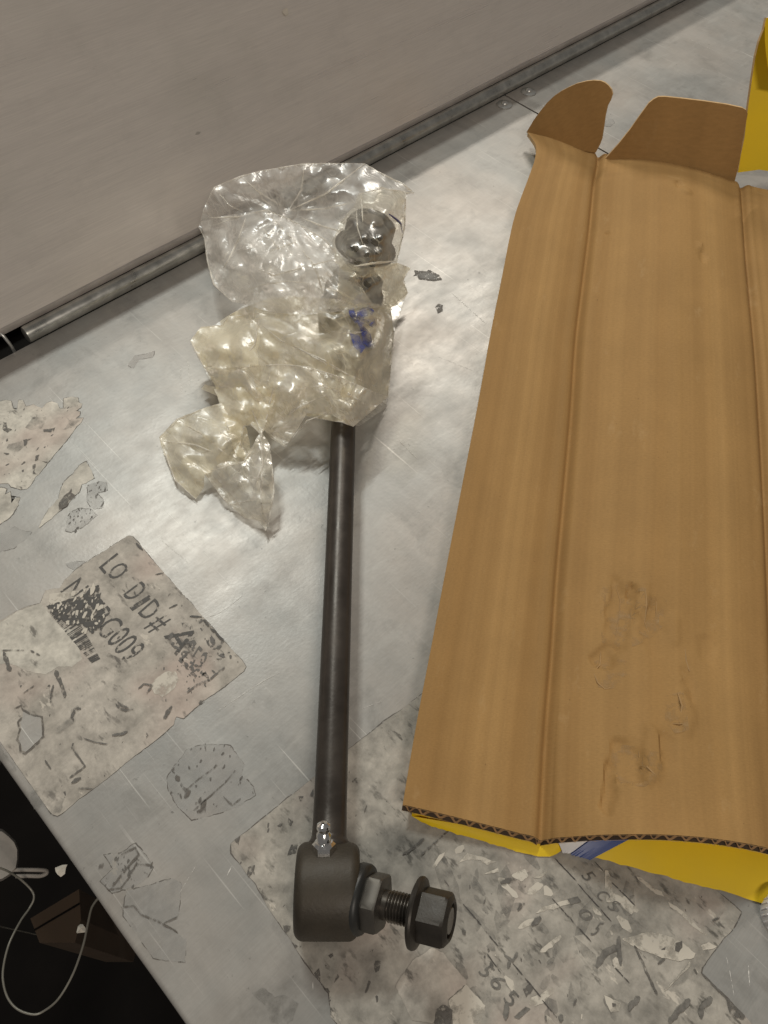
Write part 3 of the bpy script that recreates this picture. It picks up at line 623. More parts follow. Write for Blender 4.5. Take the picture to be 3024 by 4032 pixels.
# bright scratches in the steel
for k, d in enumerate((('C1', 1350, 635, 1430, 605, 1500, 560, 1590, 485), ('O', 1490, 85, 1560, 118), ('O', 975, 632, 1050, 700), ('O', 945, 770, 1020, 800), ('C5', 1280, 840, 1310, 960, 1350, 1190), ('C5', 1480, 920, 1490, 1100), ('O', 775, 1533, 825, 1515), ('O', 390, 795, 392, 850),
                       ('O', 406, 780, 410, 835), ('C7', 70, 1160, 250, 1310), ('C3', 710, 1815, 712, 1925), ('A5', 1290, 1370, 1320, 1310), ('A5', 1020, 1470, 1120, 1300), ('A5', 1240, 430, 1500, 260, 1588, 215), ('O', 860, 950, 900, 990))):
    a, b = ground(pts(*d))[0], ground(pts(*d))[-1]
    stroke(bench, 'scratch', pts(*d), (.22 + .13 * (k % 3)) * MM * .8, 'scratch', -2, k)

# ------------------------------------------------------------------ the link rod
HR = .0185; KS = .82
H0 = P(1289, 3507, HR); UPX = P(742 * 1.8228, 915 * 1.8228, HR)
rdir = (UPX - H0).normalized(); H1 = H0 + rdir * .334
side = Vector((rdir.y, -rdir.x, 0))
linkr = thing('stabilizer_link', 'dark steel link rod with ball joint ends lying across the bench', 'car part', (H0.x, H0.y, 0))
def rod_mesh():
    prof = [(.0094, .008), (.0093, .0172), (.0088, .0186), (.0080, .0196), (.0074, .0212), (.0072, .034), (.0071, .15), (.0071, .286), (.0073, .304), (.0085, .308), (.0115, .313), (.0115, .324)]
    return lathe('rod', prof, H0, rdir, M['rod'], linkr, 40, 50)
rod_mesh()
def housing(org, axis, tilt=0):
    a = .0130; b = .0040
    prof = [(.0002, -a)] + [(HR - b + b * math.sin(t), -a + b - b * math.cos(t)) for t in [math.pi / 2 * k / 6 for k in range(7)]]
    prof += [(HR, 0)] + [(HR - b + b * math.cos(t), a - b + b * math.sin(t)) for t in [math.pi / 2 * k / 6 for k in range(7)]] + [(.0002, a)]
    return lathe('joint_housing', prof, org, axis, M['coat'], linkr, 64, 60)
def end_hardware(org, axis, stud_axis, up, KS=.82):
    # boot, collar hexagon, threaded stud and flange nut along the tilted stud
    sa = stud_axis.normalized(); o = org
    lathe('dust_boot', scaled([(.012, .012), (.0160, .0150), (.0166, .0162), (.0166, .0200), (.0158, .0214), (.0140, .0222), (.0110, .0226)], KS), o, sa, M['rubber'], linkr, 48, 60, up=up)
    hc = .0126
    lathe('hex_collar', scaled([(.0090, .0215), (.0110, .0217), (hc * .96, .0222), (hc, .0234), (hc, .0290), (hc * .97, .0300), (.0098, .0303), (.0072, .0303)], KS), o, sa, M['collar'], linkr, 48, 25, hexes={2: .0136 * KS, 3: .0143 * KS, 4: .0143 * KS, 5: .0136 * KS}, up=up)
    prof = [(.0068, .029), (.0070, .0330)]
    h = .0335
    while h < .0475:
        prof += [(.0064, h), (.0074, h + .0007), (.0074, h + .0009)]; h += .0016
    prof += [(.0066, h), (.0066, .0630), (.0058, .0642), (.0005, .0643)]
    lathe('threaded_stud', scaled(prof, KS), o, sa, M['thread'], linkr, 36, 28, up=up)
    hn = .0112
    nutp = [(.0074, .0462), (.0150, .0462), (.0163, .0468), (.0165, .0480), (.0160, .0490), (.0135, .0502), (hn, .0504), (hn, .0618), (hn * .985, .0632), (.0094, .0646), (.0086, .0648), (.0078, .0640), (.0074, .0600)]
    lathe('flange_nut', scaled(nutp, KS), o, sa, M['nut'], linkr, 60, 25, hexes={6: 0, 7: 0, 8: .0119 * KS}, up=up)
NUTP = P(1757, 3622, .034)
st0 = (NUTP - H0).normalized()
housing(H0, side)
end_hardware(H0, side, st0, Vector((0, .25, 1)))
gd = (rdir * .74 + Vector((0, 0, 1)) * .70 - side * .03).normalized()
gpos = H0 + gd * .0145 - side * .0012
gf = lathe('grease_fitting', [(.0042, 0), (.0042, .0066), (.0036, .0078), (.0030, .0080)], gpos, gd, M['zinc'], linkr, 36, 25, hexes={0: 0, 1: 0})
lathe('grease_nipple', [(.0029, .0078), (.0030, .0112), (.0024, .0120), (.0024, .0128), (.0029, .0136), (.0027, .0152), (.0014, .0162), (.0007, .0160)], gpos, gd, M['zinc'], gf, 28, 40)
# upper end: stud points up inside the bag
H1 = H1 + Vector((0, 0, .0005)); upax = (Vector((0, 0, 1)) + side * .20 + rdir * .12).normalized()
housing(H1, Vector((0, 0, 1)))
end_hardware(H1, Vector((0, 0, 1)), upax, rdir, 1.12)
# blue tape round the upper joint
V = []; F = []
for i in range(25):
    a = math.radians(-150 + i * 9.5); d = side * math.cos(a) - rdir * math.sin(a)
    for k, h in enumerate((-.004, .003, .011)):
        V.append(H1 + d * (HR + .0007 + .0006 * noise.noise(Vector((i * .4, k, 0)))) + Vector((0, 0, h + .003 * noise.noise(Vector((i * .35, k * 2.2, 5))))))
for i in range(24):
    for k in range(2):
        a = i * 3 + k; F.append((a, a + 1, a + 4, a + 3))
obj('blue_band', V, F, M['bluecap'], linkr, smooth=True)

# ------------------------------------------------------------------ the opened carton
TH = .0031
def board(name, poly3, mat, back, parent, thick=TH, uvdir=None, edge_mat=None):
    """flat cut piece of corrugated board: front outline, extruded backwards"""
    n = len(poly3); nrm = Vector()
    for i in range(n): nrm += poly3[i].cross(poly3[(i + 1) % n])
    nrm.normalize()
    if nrm.dot(back) > 0: poly3 = poly3[::-1]; nrm = -nrm
    V = list(poly3) + [p - nrm * thick for p in poly3]
    F = [tuple(range(n)), tuple(range(2 * n - 1, n - 1, -1))] + [(i, i + n, (i + 1) % n + n, (i + 1) % n) for i in range(n)]
    d = Vector(uvdir).normalized() if uvdir else Vector((.69, .72, 0)); x = d.cross(nrm)
    o = obj(name, V, F, [mat, M['card'], edge_mat or M['cut']], parent, uv=[(p.dot(x), p.dot(d)) for p in V])
    o.data.polygons[1].material_index = 1
    for i in range(2, n + 2): o.data.polygons[i].material_index = 2
    return o
carton = thing('cardboard_carton', 'unfolded brown corrugated carton with yellow printed outside lying beside the rod', 'box', G('O', 1300, 1000))
ROWS = [  # left edge, first crease, second crease (overview pixels) with heights in mm
    (1140, 286, 13, 1294, 333, 10, 1603, 399, 12), (1158, 315, 13, 1293, 352, 9, 1604, 411, 12), (1155, 345, 13, 1289, 374, 9, 1606, 430, 12), (1143, 380, 13, 1284, 402, 8, 1608, 455, 11), (1111, 470, 13, 1276, 490, 8, 1614, 540, 11), (1086, 590, 13, 1262, 604, 8, 1624, 650, 11),
    (1061, 715, 13, 1247, 730, 8, 1636, 780, 12), (1033, 870, 13, 1236, 890, 8, 1647, 950, 12), (1000, 1040, 13, 1221, 1068, 8, 1656, 1120, 12), (970, 1195, 13, 1207, 1230, 8, 1664, 1290, 12),
    (935, 1380, 13, 1195, 1405, 8, 1672, 1455, 12), (900, 1562, 13, 1181, 1588, 8, 1680, 1640, 12), (870, 1738, 12, 1170, 1812, 8, 1690, 1842, 11)]
cl = [spline([G('O', r[k], r[k + 1], r[k + 2] * MM) for r in ROWS], 34) for k in (0, 3, 6)]
cl.append([p + Vector((.052, -.068, -.006)) for p in cl[2]])
NV = len(cl[0])
DENTS = [(1330, 1340, 24, 60, -1.1), (1375, 1310, 14, 40, .9), (1395, 1370, 20, 50, -.8), (1300, 1430, 20, 22, -1.4), (1335, 1660, 26, 34, -1.3), (1385, 1650, 16, 46, 1.2), (1460, 1560, 14, 40, .9), (1470, 1500, 12, 30, -.9),
         (1415, 1640, 14, 30, -.9), (1300, 1710, 10, 40, -1.4), (1505, 580, 10, 22, -.9), (1470, 440, 16, 16, .8), (1455, 425, 8, 16, -.8), (1440, 1380, 10, 34, .7), (1510, 1420, 16, 28, -.7), (1355, 1300, 8, 18, -1.0), (1310, 510, 5, 5, -.8), (1500, 560, 5, 16, .8)]
DW = [(G('O', a, b, .01), c * .00026, d * .00030, e * MM) for a, b, c, d, e in DENTS]
ldir = (cl[1][0] - cl[1][-1]).normalized(); wdir = Vector((ldir.y, -ldir.x, 0)).normalized()
def panel_grid(name, ca, cb, nu, ua, ub, bow, bulge, seed, crease_a=True, crease_b=True):
    V = []; F = []; UV = []; edge = []
    for j in range(NV):
        t = j / (NV - 1)
        for i in range(nu + 1):
            s = i / nu; s = s - .75 * math.sin(2 * math.pi * s) / (2 * math.pi); p = ca[j].lerp(cb[j], s); wd = (cb[j] - ca[j]).length
            z = bow * math.sin(math.pi * s) * (.4 + .6 * math.sin(math.pi * t))
            z += bulge * math.sin(math.pi * min(1, max(0, (s - .035) / .965)) ** .9) ** .8 * max(0, (t - .80) / .20) ** 1.6
            if crease_b: z += -.0030 * math.exp(-((1 - s) * wd / .0022) ** 2) + .0007 * math.exp(-(((1 - s) * wd - .0055) / .0025) ** 2)
            if crease_a: z += -.0030 * math.exp(-(s * wd / .0022) ** 2) + .0009 * math.exp(-((s * wd - .0050) / .0022) ** 2)
            z += .00035 * noise.noise(Vector((s * wd * 160 + seed, t * 1.6, 0))) + .0010 * noise.noise(Vector((s * 2 + seed, t * 6, 3)))
            for (c, ra, rb_, dz) in DW:
                d = p - c; q = (d.dot(wdir) / ra) ** 2 + (d.dot(ldir) / rb_) ** 2
                if q < 4:
                    q *= 1 + .9 * noise.noise(Vector((p.x * 160, p.y * 160, 0))); z += 1.7 * dz * math.exp(-q ** 4 * .9)
            V.append(p + Vector((0, 0, z))); UV.append((ua + (ub - ua) * s, t * .53))
    m = nu + 1; n = len(V)
    for j in range(NV - 1):
        for i in range(nu):
            a = j * m + i; F.append((a, a + m, a + m + 1, a + 1))
    nf = len(F)
    V += [v - Vector((0, 0, TH)) for v in V]; UV = UV + UV
    F += [tuple(q + n for q in reversed(f)) for f in F[:nf]]
    s0 = len(F)
    for j in range(NV - 1):
        F.append((j * m, j * m + n, (j + 1) * m + n, (j + 1) * m)); a = j * m + nu; F.append((a, a + m, a + m + n, a + n))
    for i in range(nu): F.append((i, i + 1, i + 1 + n, i + n))
    o = obj(name, V, F, [M['card'], M['cut'], M['yellow']], carton, smooth=True, sharp=40, uv=UV)
    for k in range(nf, s0): o.data.polygons[k].material_index = 2
    for k in range(s0, len(F)): o.data.polygons[k].material_index = 1
    return o, [(V[(NV - 1) * m + i], (V[(NV - 6) * m + i] - V[(NV - 1) * m + i]).normalized()) for i in range(m)]
_, e1 = panel_grid('side_panel', cl[0], cl[1], 52, 0, .085, .0025, .000, 3, False, True)
_, e2 = panel_grid('main_panel', cl[1], cl[2], 110, .085, .195, .0140, .0165, 9)
_, e3 = panel_grid('side_panel', cl[2], cl[3], 44, .195, .28, .001, .002, 15, True, False)
# open flutes along the cut front edge: liner, wave, liner
def flute_edge(ei, seed, pitch=.0066):
    e = [q[0] for q in ei]; iv = [q[1] for q in ei]; L = [0]
    for i in range(1, len(e)): L.append(L[-1] + (e[i] - e[i - 1]).length)
    V = []; F = []; n = int(L[-1] / .00042); rnd = random.Random(seed); k = 0; ph = rnd.random() * 6; Zv = Vector((0, 0, 1))
    for i in range(n + 1):
        d = L[-1] * i / n
        while k < len(L) - 2 and L[k + 1] < d: k += 1
        f = (d - L[k]) / max(1e-6, L[k + 1] - L[k]); q = e[k].lerp(e[k + 1], f); ii = iv[k].lerp(iv[k + 1], f)
        am = .00115 * (1 + .35 * noise.noise(Vector((d * 90, seed, 0)))); ps = ph + d / pitch * 2 * math.pi + 1.6 * noise.noise(Vector((d * 60, seed, 4)))
        wv = q + Zv * (-TH * .5 + am * math.sin(ps)) - ii * (.0010 - .0008 * math.sin(ps) + .0006 * noise.noise(Vector((d * 150, 1, seed))))
        V += [wv + Zv * .00022, wv - Zv * .00022, wv + ii * .003]
    for i in range(n):
        a = i * 3; F += [(a, a + 3, a + 4, a + 1), (a, a + 2, a + 5, a + 3), (a + 1, a + 4, a + 5, a + 2)]
    obj('flute_edge', V, F, M['flute'], carton, smooth=True)
    V = []; F = []
    for i, q in enumerate(e):
        jt = iv[i] * .0006 * noise.noise(Vector((i * .9, seed, 2)))
        for dz in (.0001, -.00055): V.append(q + jt * .4 - iv[i] * .0003 + Zv * dz)
        for dz in (-TH + .0005, -TH - .0001): V.append(q + jt - iv[i] * .0020 + Zv * dz)
    for i in range(len(e) - 1):
        a = i * 4; F += [(a, a + 1, a + 5, a + 4), (a + 2, a + 3, a + 7, a + 6)]
    obj('cut_liner', V, F, M['cut'], carton)
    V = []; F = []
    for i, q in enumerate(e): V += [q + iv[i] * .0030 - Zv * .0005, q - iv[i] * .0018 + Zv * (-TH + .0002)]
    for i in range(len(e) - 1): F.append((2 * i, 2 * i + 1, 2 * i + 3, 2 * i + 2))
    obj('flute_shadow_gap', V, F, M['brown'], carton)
for k, e in enumerate((e1, e2, e3)): flute_edge(e, k + 1)
# scuffed ridges where the liner is crushed
_mv = np.array([v.co[:] for o_ in carton.children if o_.name.startswith('main_panel') for v in o_.data.vertices]); _mv = _mv[:len(_mv) // 2]
def on_card(u, v):
    z = .014
    for _ in range(4):
        p = P(u, v, z); z = float(_mv[np.argmin((_mv[:, 0] - p.x) ** 2 + (_mv[:, 1] - p.y) ** 2), 2])
    return P(u, v, z)
for k, d in enumerate(((905, 500, 930, 580, 925, 660, 905, 780), (930, 530, 980, 535, 1030, 540), (1055, 520, 1060, 600, 1050, 690, 1070, 740), (1110, 580, 1105, 680), (830, 715, 900, 712), (840, 740, 900, 735), (905, 830, 950, 795, 1010, 775), (835, 830, 830, 900, 800, 930), (800, 940, 820, 990, 855, 1020, 890, 1010),
        (840, 590, 890, 575), (1070, 575, 1150, 580), (1215, 1040, 1235, 1100, 1225, 1170), (1185, 1190, 1250, 1190, 1255, 1220), (1140, 1230, 1190, 1200), (1250, 820, 1255, 880, 1270, 930, 1360, 900), (900, 1320, 890, 1400, 920, 1440), (1020, 1310, 1030, 1400, 1010, 1440), (1060, 1400, 1100, 1440), (855, 1440, 850, 1504),
        (970, 720, 980, 770), (1080, 840, 1100, 845), (780, 450, 840, 462), (1310, 540, 1360, 530), (400, 520, 405, 640), (930, 1420, 990, 1415), (940, 1330, 1000, 1320))):
    if k in (1, 4, 5, 9, 10, 19, 20, 21, 22, 24, 25): continue
    q = resample([on_card(*p) for p in pts('A8', *d)], .0015, False); n = len(q)
    tube('scuff_ridge', [p + Vector((0, 0, -.00012)) for p in q], [(.00028 + .00014 * (k % 3)) * (.3 + .7 * math.sin(math.pi * (i + .5) / n)) for i in range(n)], M['crush'], carton, 6)
M['scuff'] = mat_ink('scuffed_liner', (.45, .285, .125), .46, .85, 170)
for k, d in enumerate(((840, 520, 930, 500, 1060, 520, 1160, 570, 1150, 700, 1090, 760, 1020, 800, 920, 830, 840, 790, 830, 650), (800, 880, 880, 860, 960, 880, 980, 960, 890, 1020, 820, 1010), (890, 1290, 1000, 1300, 1120, 1330, 1150, 1440, 1080, 1500, 940, 1500, 880, 1420),
                       (1150, 1050, 1240, 1030, 1260, 1140, 1270, 1220, 1200, 1240, 1150, 1180))):
    b = pts('A8', *d); c0_ = (sum(p[0] for p in b) / len(b), sum(p[1] for p in b) / len(b)); V = []; F = []; n = len(b) * 4
    rim = []
    for q in range(len(b)):
        for t in range(4):
            a_, b_ = b[q], b[(q + 1) % len(b)]; rim.append((a_[0] + (b_[0] - a_[0]) * t / 4, a_[1] + (b_[1] - a_[1]) * t / 4))
    for r in range(1, 9):
        for (x, y) in rim: V.append(on_card(c0_[0] + (x - c0_[0]) * r / 8, c0_[1] + (y - c0_[1]) * r / 8) + Vector((0, 0, .00022)))
    V.append(on_card(*c0_) + Vector((0, 0, .00022)))
    for q in range(n):
        F.append((len(V) - 1, q, (q + 1) % n))
        for r in range(7): F.append((r * n + q, (r + 1) * n + q, (r + 1) * n + (q + 1) % n, r * n + (q + 1) % n))
    obj('scuff_patch', V, F, M['scuff'], carton, smooth=True)
# end flaps standing up at the far end
def on_plane(p, a, b, c):
    n = (b - a).cross(c - a); d = RM @ Vector((p[0] - W_PX / 2, p[1] - H_PX / 2, FOC)); return CAM + d * ((a - CAM).dot(n) / d.dot(n))
def flap(name, reg, base, rest, zb, zt, mat=None, parent=None, thick=TH, tophint=None):
    bpts = [px(reg, base[i], base[i + 1]) for i in range(0, len(base), 2)]; rp = [px(reg, rest[i], rest[i + 1]) for i in range(0, len(rest), 2)]
    b0, b1 = Vector(bpts[0]), Vector(bpts[-1]); dn = (b1 - b0).normalized(); nv = Vector((-dn.y, dn.x))
    dist = [abs((Vector(p) - b0).dot(nv)) for p in rp]; tp = rp[dist.index(max(dist))]
    A3, B3, T3 = P(*bpts[0], zb * MM), P(*bpts[-1], zb * MM), P(*tp, zt * MM)
    poly = [on_plane(p, A3, B3, T3) for p in bpts + rp]
    return board(name, poly, mat or M['card'], Vector((1, 1, -.3)), parent or carton, thick, ldir)
flap('end_flap', 'B1', (118, 440, 200, 470, 280, 500, 350, 512, 420, 530, 490, 560, 558, 570), (585, 520, 600, 480, 612, 400, 622, 330, 636, 270, 655, 235, 668, 195, 660, 165, 640, 140, 618, 122, 590, 111, 545, 108, 500, 113, 440, 128, 390, 150, 340, 176, 295, 207, 250, 250, 205, 305, 165, 360, 135, 410), 12, 60)
flap('end_flap', 'B1', (608, 622, 700, 650, 800, 662, 950, 690, 1100, 725, 1250, 752, 1350, 766, 1442, 772), (1460, 700, 1478, 620, 1500, 480, 1520, 370, 1530, 320, 1520, 298, 1495, 283, 1400, 262, 1250, 240, 1100, 222, 1000, 212, 960, 213, 930, 228, 900, 252, 850, 320, 780, 420, 700, 520), 9.5, 62)
# yellow outside of the far right wall, folded up
YA, YBt, YC = G('B2', 570, 1880, .012), G('B2', 1650, 1900, .012), G('B2', 878, 190, .105)
V3 = [on_plane(px('B2', x, y), YA, YBt, YC) for x, y in ((570, 1880), (600, 1690), (640, 1500), (662, 1300), (684, 1130), (722, 860), (760, 610), (800, 450), (850, 320), (878, 190), (1500, 150), (1600, 1000), (1650, 1900), (1100, 1885), (896, 1862), (800, 1848), (700, 1862))]
board('yellow_flap', V3, M['yellow'], Vector((1, .6, -.6)), carton, TH, ldir)
YA, YBt, YC = G('B2', 892, 720, .085), G('B2', 1500, 900, .085), G('B2', 878, 192, .112)
V3 = [on_plane(px('B2', x, y), YA, YBt, YC) for x, y in ((878, 192), (862, 330), (862, 440), (872, 560), (892, 720), (930, 900), (1500, 900), (1500, 150))]
board('yellow_flap', V3, M['yellow'], Vector((1, .6, -.6)), carton, TH * .6, ldir, M['white'])
# yellow outside showing under the front edge
def skirt(name, reg, top, bot, zt, zb, mat, parent, off=0.0):
    T = [G(reg, top[i], top[i + 1], zt) for i in range(0, len(top), 2)]; B = [G(reg, bot[i], bot[i + 1], zb) for i in range(0, len(bot), 2)]
    def rs(L, n):
        d = [0]
        for i in range(1, len(L)): d.append(d[-1] + (L[i] - L[i - 1]).length)
        out = []; k = 0
        for q in range(n + 1):
            x = d[-1] * q / n
            while k < len(d) - 2 and d[k + 1] < x: k += 1
            out.append(L[k].lerp(L[k + 1], (x - d[k]) / max(1e-9, d[k + 1] - d[k])))
        return out
    n = 40; a, b = rs(T, n), rs(B, n); V = []; F = []; rows = 5
    for i in range(n + 1):
        for r in range(rows + 1):
            s = r / rows; p = a[i].lerp(b[i], s)
            p = p + Vector((0, 0, .0004 * math.sin(math.pi * s))) - ldir * off + Vector((0, 0, off * .6))
            if r == rows: p = p + ldir * .0008 * noise.noise(Vector((i * .55, 3, 0)))
            V.append(p)
    m = rows + 1
    for i in range(n):
        for r in range(rows): F.append((i * m + r, (i + 1) * m + r, (i + 1) * m + r + 1, i * m + r + 1))
    nn = len(V); V += [v + ldir * .0022 - Vector((0, 0, .0008)) for v in V]
    F += [tuple(q + nn for q in reversed(f)) for f in F[:n * rows]]
    for i in range(n): F.append((i * m + rows, (i + 1) * m + rows, (i + 1) * m + rows + nn, i * m + rows + nn))
    for r in range(rows): F.append((r, r + 1, r + 1 + nn, r + nn))
    return obj(name, V, F, mat, parent, smooth=True, sharp=50)
skirt('yellow_skirt', 'B3', (250, 235, 640, 300, 900, 355, 1300, 440, 1500, 465), (330, 285, 400, 312, 550, 362, 700, 402, 900, 460, 1100, 522, 1200, 545, 1280, 565, 1370, 568, 1440, 545, 1500, 490), .0030, .0008, M['yellow'], carton)
sk = skirt('yellow_skirt', 'B4', (-10, 205, 60, 170, 300, 130, 500, 100, 640, 85, 800, 85, 1000, 110, 1200, 165, 1400, 225, 1659, 285, 2000, 370), (30, 302, 100, 306, 240, 346, 380, 380, 490, 408, 600, 435, 730, 480, 850, 500, 1000, 550, 1150, 590, 1300, 615, 1480, 680, 1620, 722, 1900, 800), .0045, .0010, M['yellow'], carton)
skirt('white_print', 'B4', (-10, 205, 60, 170, 200, 147, 350, 122), (30, 300, 60, 301, 100, 304), .0045, .0010, M['white'], sk, .0012)
skirt('blue_print', 'B4', (340, 124, 450, 108, 600, 88, 740, 85), (92, 303, 150, 318, 200, 331, 244, 345), .0045, .0010, M['blue'], sk, .0018)

# ------------------------------------------------------------------ small white cap cut by the right frame, clutter below the bench
wc = thing('white_cap', 'white rounded plastic cap at the right frame below the yellow carton edge', 'cap', G('C5', 1770, 470))
c0 = G('C5', 1775, 480)
lathe('cap_shell', [(.0090, 0), (.0092, .002), (.0092, .008), (.0084, .0105), (.0066, .0115), (.001, .0117)], c0, (0, 0, 1), M['white'], wc, 40, 50)
for k in range(24):
    a = 2 * math.pi * k / 24; d = Vector((math.cos(a), math.sin(a), 0))
    tube('grip_rib', [c0 + d * .0092 + Vector((0, 0, .002)), c0 + d * .0092 + Vector((0, 0, .0075))], .0004, M['white'], wc, 6)
wl = spline([G('B7', x, y, z) for x, y, z in ((960, 980, -.035), (905, 1065, -.04), (870, 1210, -.05), (820, 1440, -.06), (720, 1720, -.07), (580, 1960, -.075), (440, 2080, -.08), (330, 2118, -.08), (180, 2070, -.08), (80, 1960, -.08), (32, 1800, -.08), (35, 1640, -.08), (90, 1420, -.08), (200, 1200, -.085), (290, 1070, -.09), (335, 970, -.09), (310, 890, -.09), (210, 790, -.085), (130, 735, -.08), (60, 695, -.075), (-60, 650, -.07), (-200, 600, -.07))], 8)
wl = spline([Vector((X0 + .16, wl[0].y + .03, -.010)), Vector((X0 + .06, wl[0].y + .012, -.022)), wl[0]], 6) + wl[1:] + [wl[-1] + Vector((-.05, .04, -.05)), wl[-1] + Vector((-.09, .09, -.20)), wl[-1] + Vector((-.10, .12, -.60))]
wt = tube('cable_loop', wl, .00055, M['wire'], None, 10); tag(wt, 'thin pale cable looping in the dark below the bench edge', 'cable')
gp = thing('grey_fitting', 'dull grey plastic fitting hanging at the left frame below the bench', 'fitting', G('B7', 60, 560, -.1))
V = []; F = []; ring = [(-160, 260), (20, 285), (90, 340), (150, 400), (185, 480), (185, 590), (170, 680), (100, 750), (20, 800), (-160, 840)]
for k, z in enumerate((-.090, -.10, -.125)):
    sc = (0.90, 1.0, .95)[k]
    for x, y in ring: V.append(G('B7', 20 + (x - 20) * sc, 560 + (y - 560) * sc, z))
nr = len(ring)
F.append(tuple(range(nr)))
for k in range(2):
    for i in range(nr - 1): F.append((k * nr + i, (k + 1) * nr + i, (k + 1) * nr + i + 1, k * nr + i + 1))
F.append(tuple(range(3 * nr - 1, 2 * nr - 1, -1)))
for k in range(2): F.append((k * nr + nr - 1, (k + 1) * nr + nr - 1, (k + 1) * nr, k * nr))
obj('fitting_body', V, F, M['grey'], gp, smooth=True, sharp=40)
lp = spline([G('B7', x, y, -.092) for x, y in ((120, 690), (250, 690), (400, 692), (455, 700), (458, 725), (400, 750), (300, 750), (160, 752))], 6)
tube('strap_loop', lp, .0011, M['grey'], gp, 8)
bx = thing('brown_carton', 'dim brown carton standing in the dark under the bench corner', 'box', (0, 0, 0)) if False else None
q = [G('B7', x, y, -.30) for x, y in ((300, 1170), (780, 880), (800, 1180), (740, 1410), (390, 1410))]
V = q + [p - Vector((0, 0, .2)) for p in q]; n5 = 5
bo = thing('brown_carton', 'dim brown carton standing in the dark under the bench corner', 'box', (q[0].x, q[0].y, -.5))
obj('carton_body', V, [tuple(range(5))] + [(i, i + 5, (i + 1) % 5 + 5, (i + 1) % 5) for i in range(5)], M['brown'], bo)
fl2 = [q[0].lerp(q[4], .45) + Vector((0, 0, .0006)), q[1].lerp(q[2], .45) + Vector((0, 0, .0006)), q[1].lerp(q[2], .52) + Vector((0, 0, .0006)), q[0].lerp(q[4], .52) + Vector((0, 0, .0006))]
obj('carton_seam', fl2, [(0, 1, 2, 3)], M['floor'], bo)
for k, (x, y, s, lb) in enumerate(((600, 690, .0030, 'larger white paper bit stuck under the bench edge'), (805, 1270, .0026, 'tiny white paper bit beside the hanging cable'))):
    c = G('B7', x, y, -.010 - .038 * k); rnd = random.Random(k); V = []
    for i in range(9):
        a = 2 * math.pi * i / 9; V.append(c + Vector((math.cos(a) * s * rnd.uniform(.5, 1.2), math.sin(a) * s * rnd.uniform(.4, 1.0), rnd.uniform(-.001, .001))))
    V.append(c + Vector((0, 0, .0015))); F = [(i, (i + 1) % 9, 9) for i in range(9)]
    tag(obj('paper_bit', V, F, M['torn']), lb, 'paper bit')

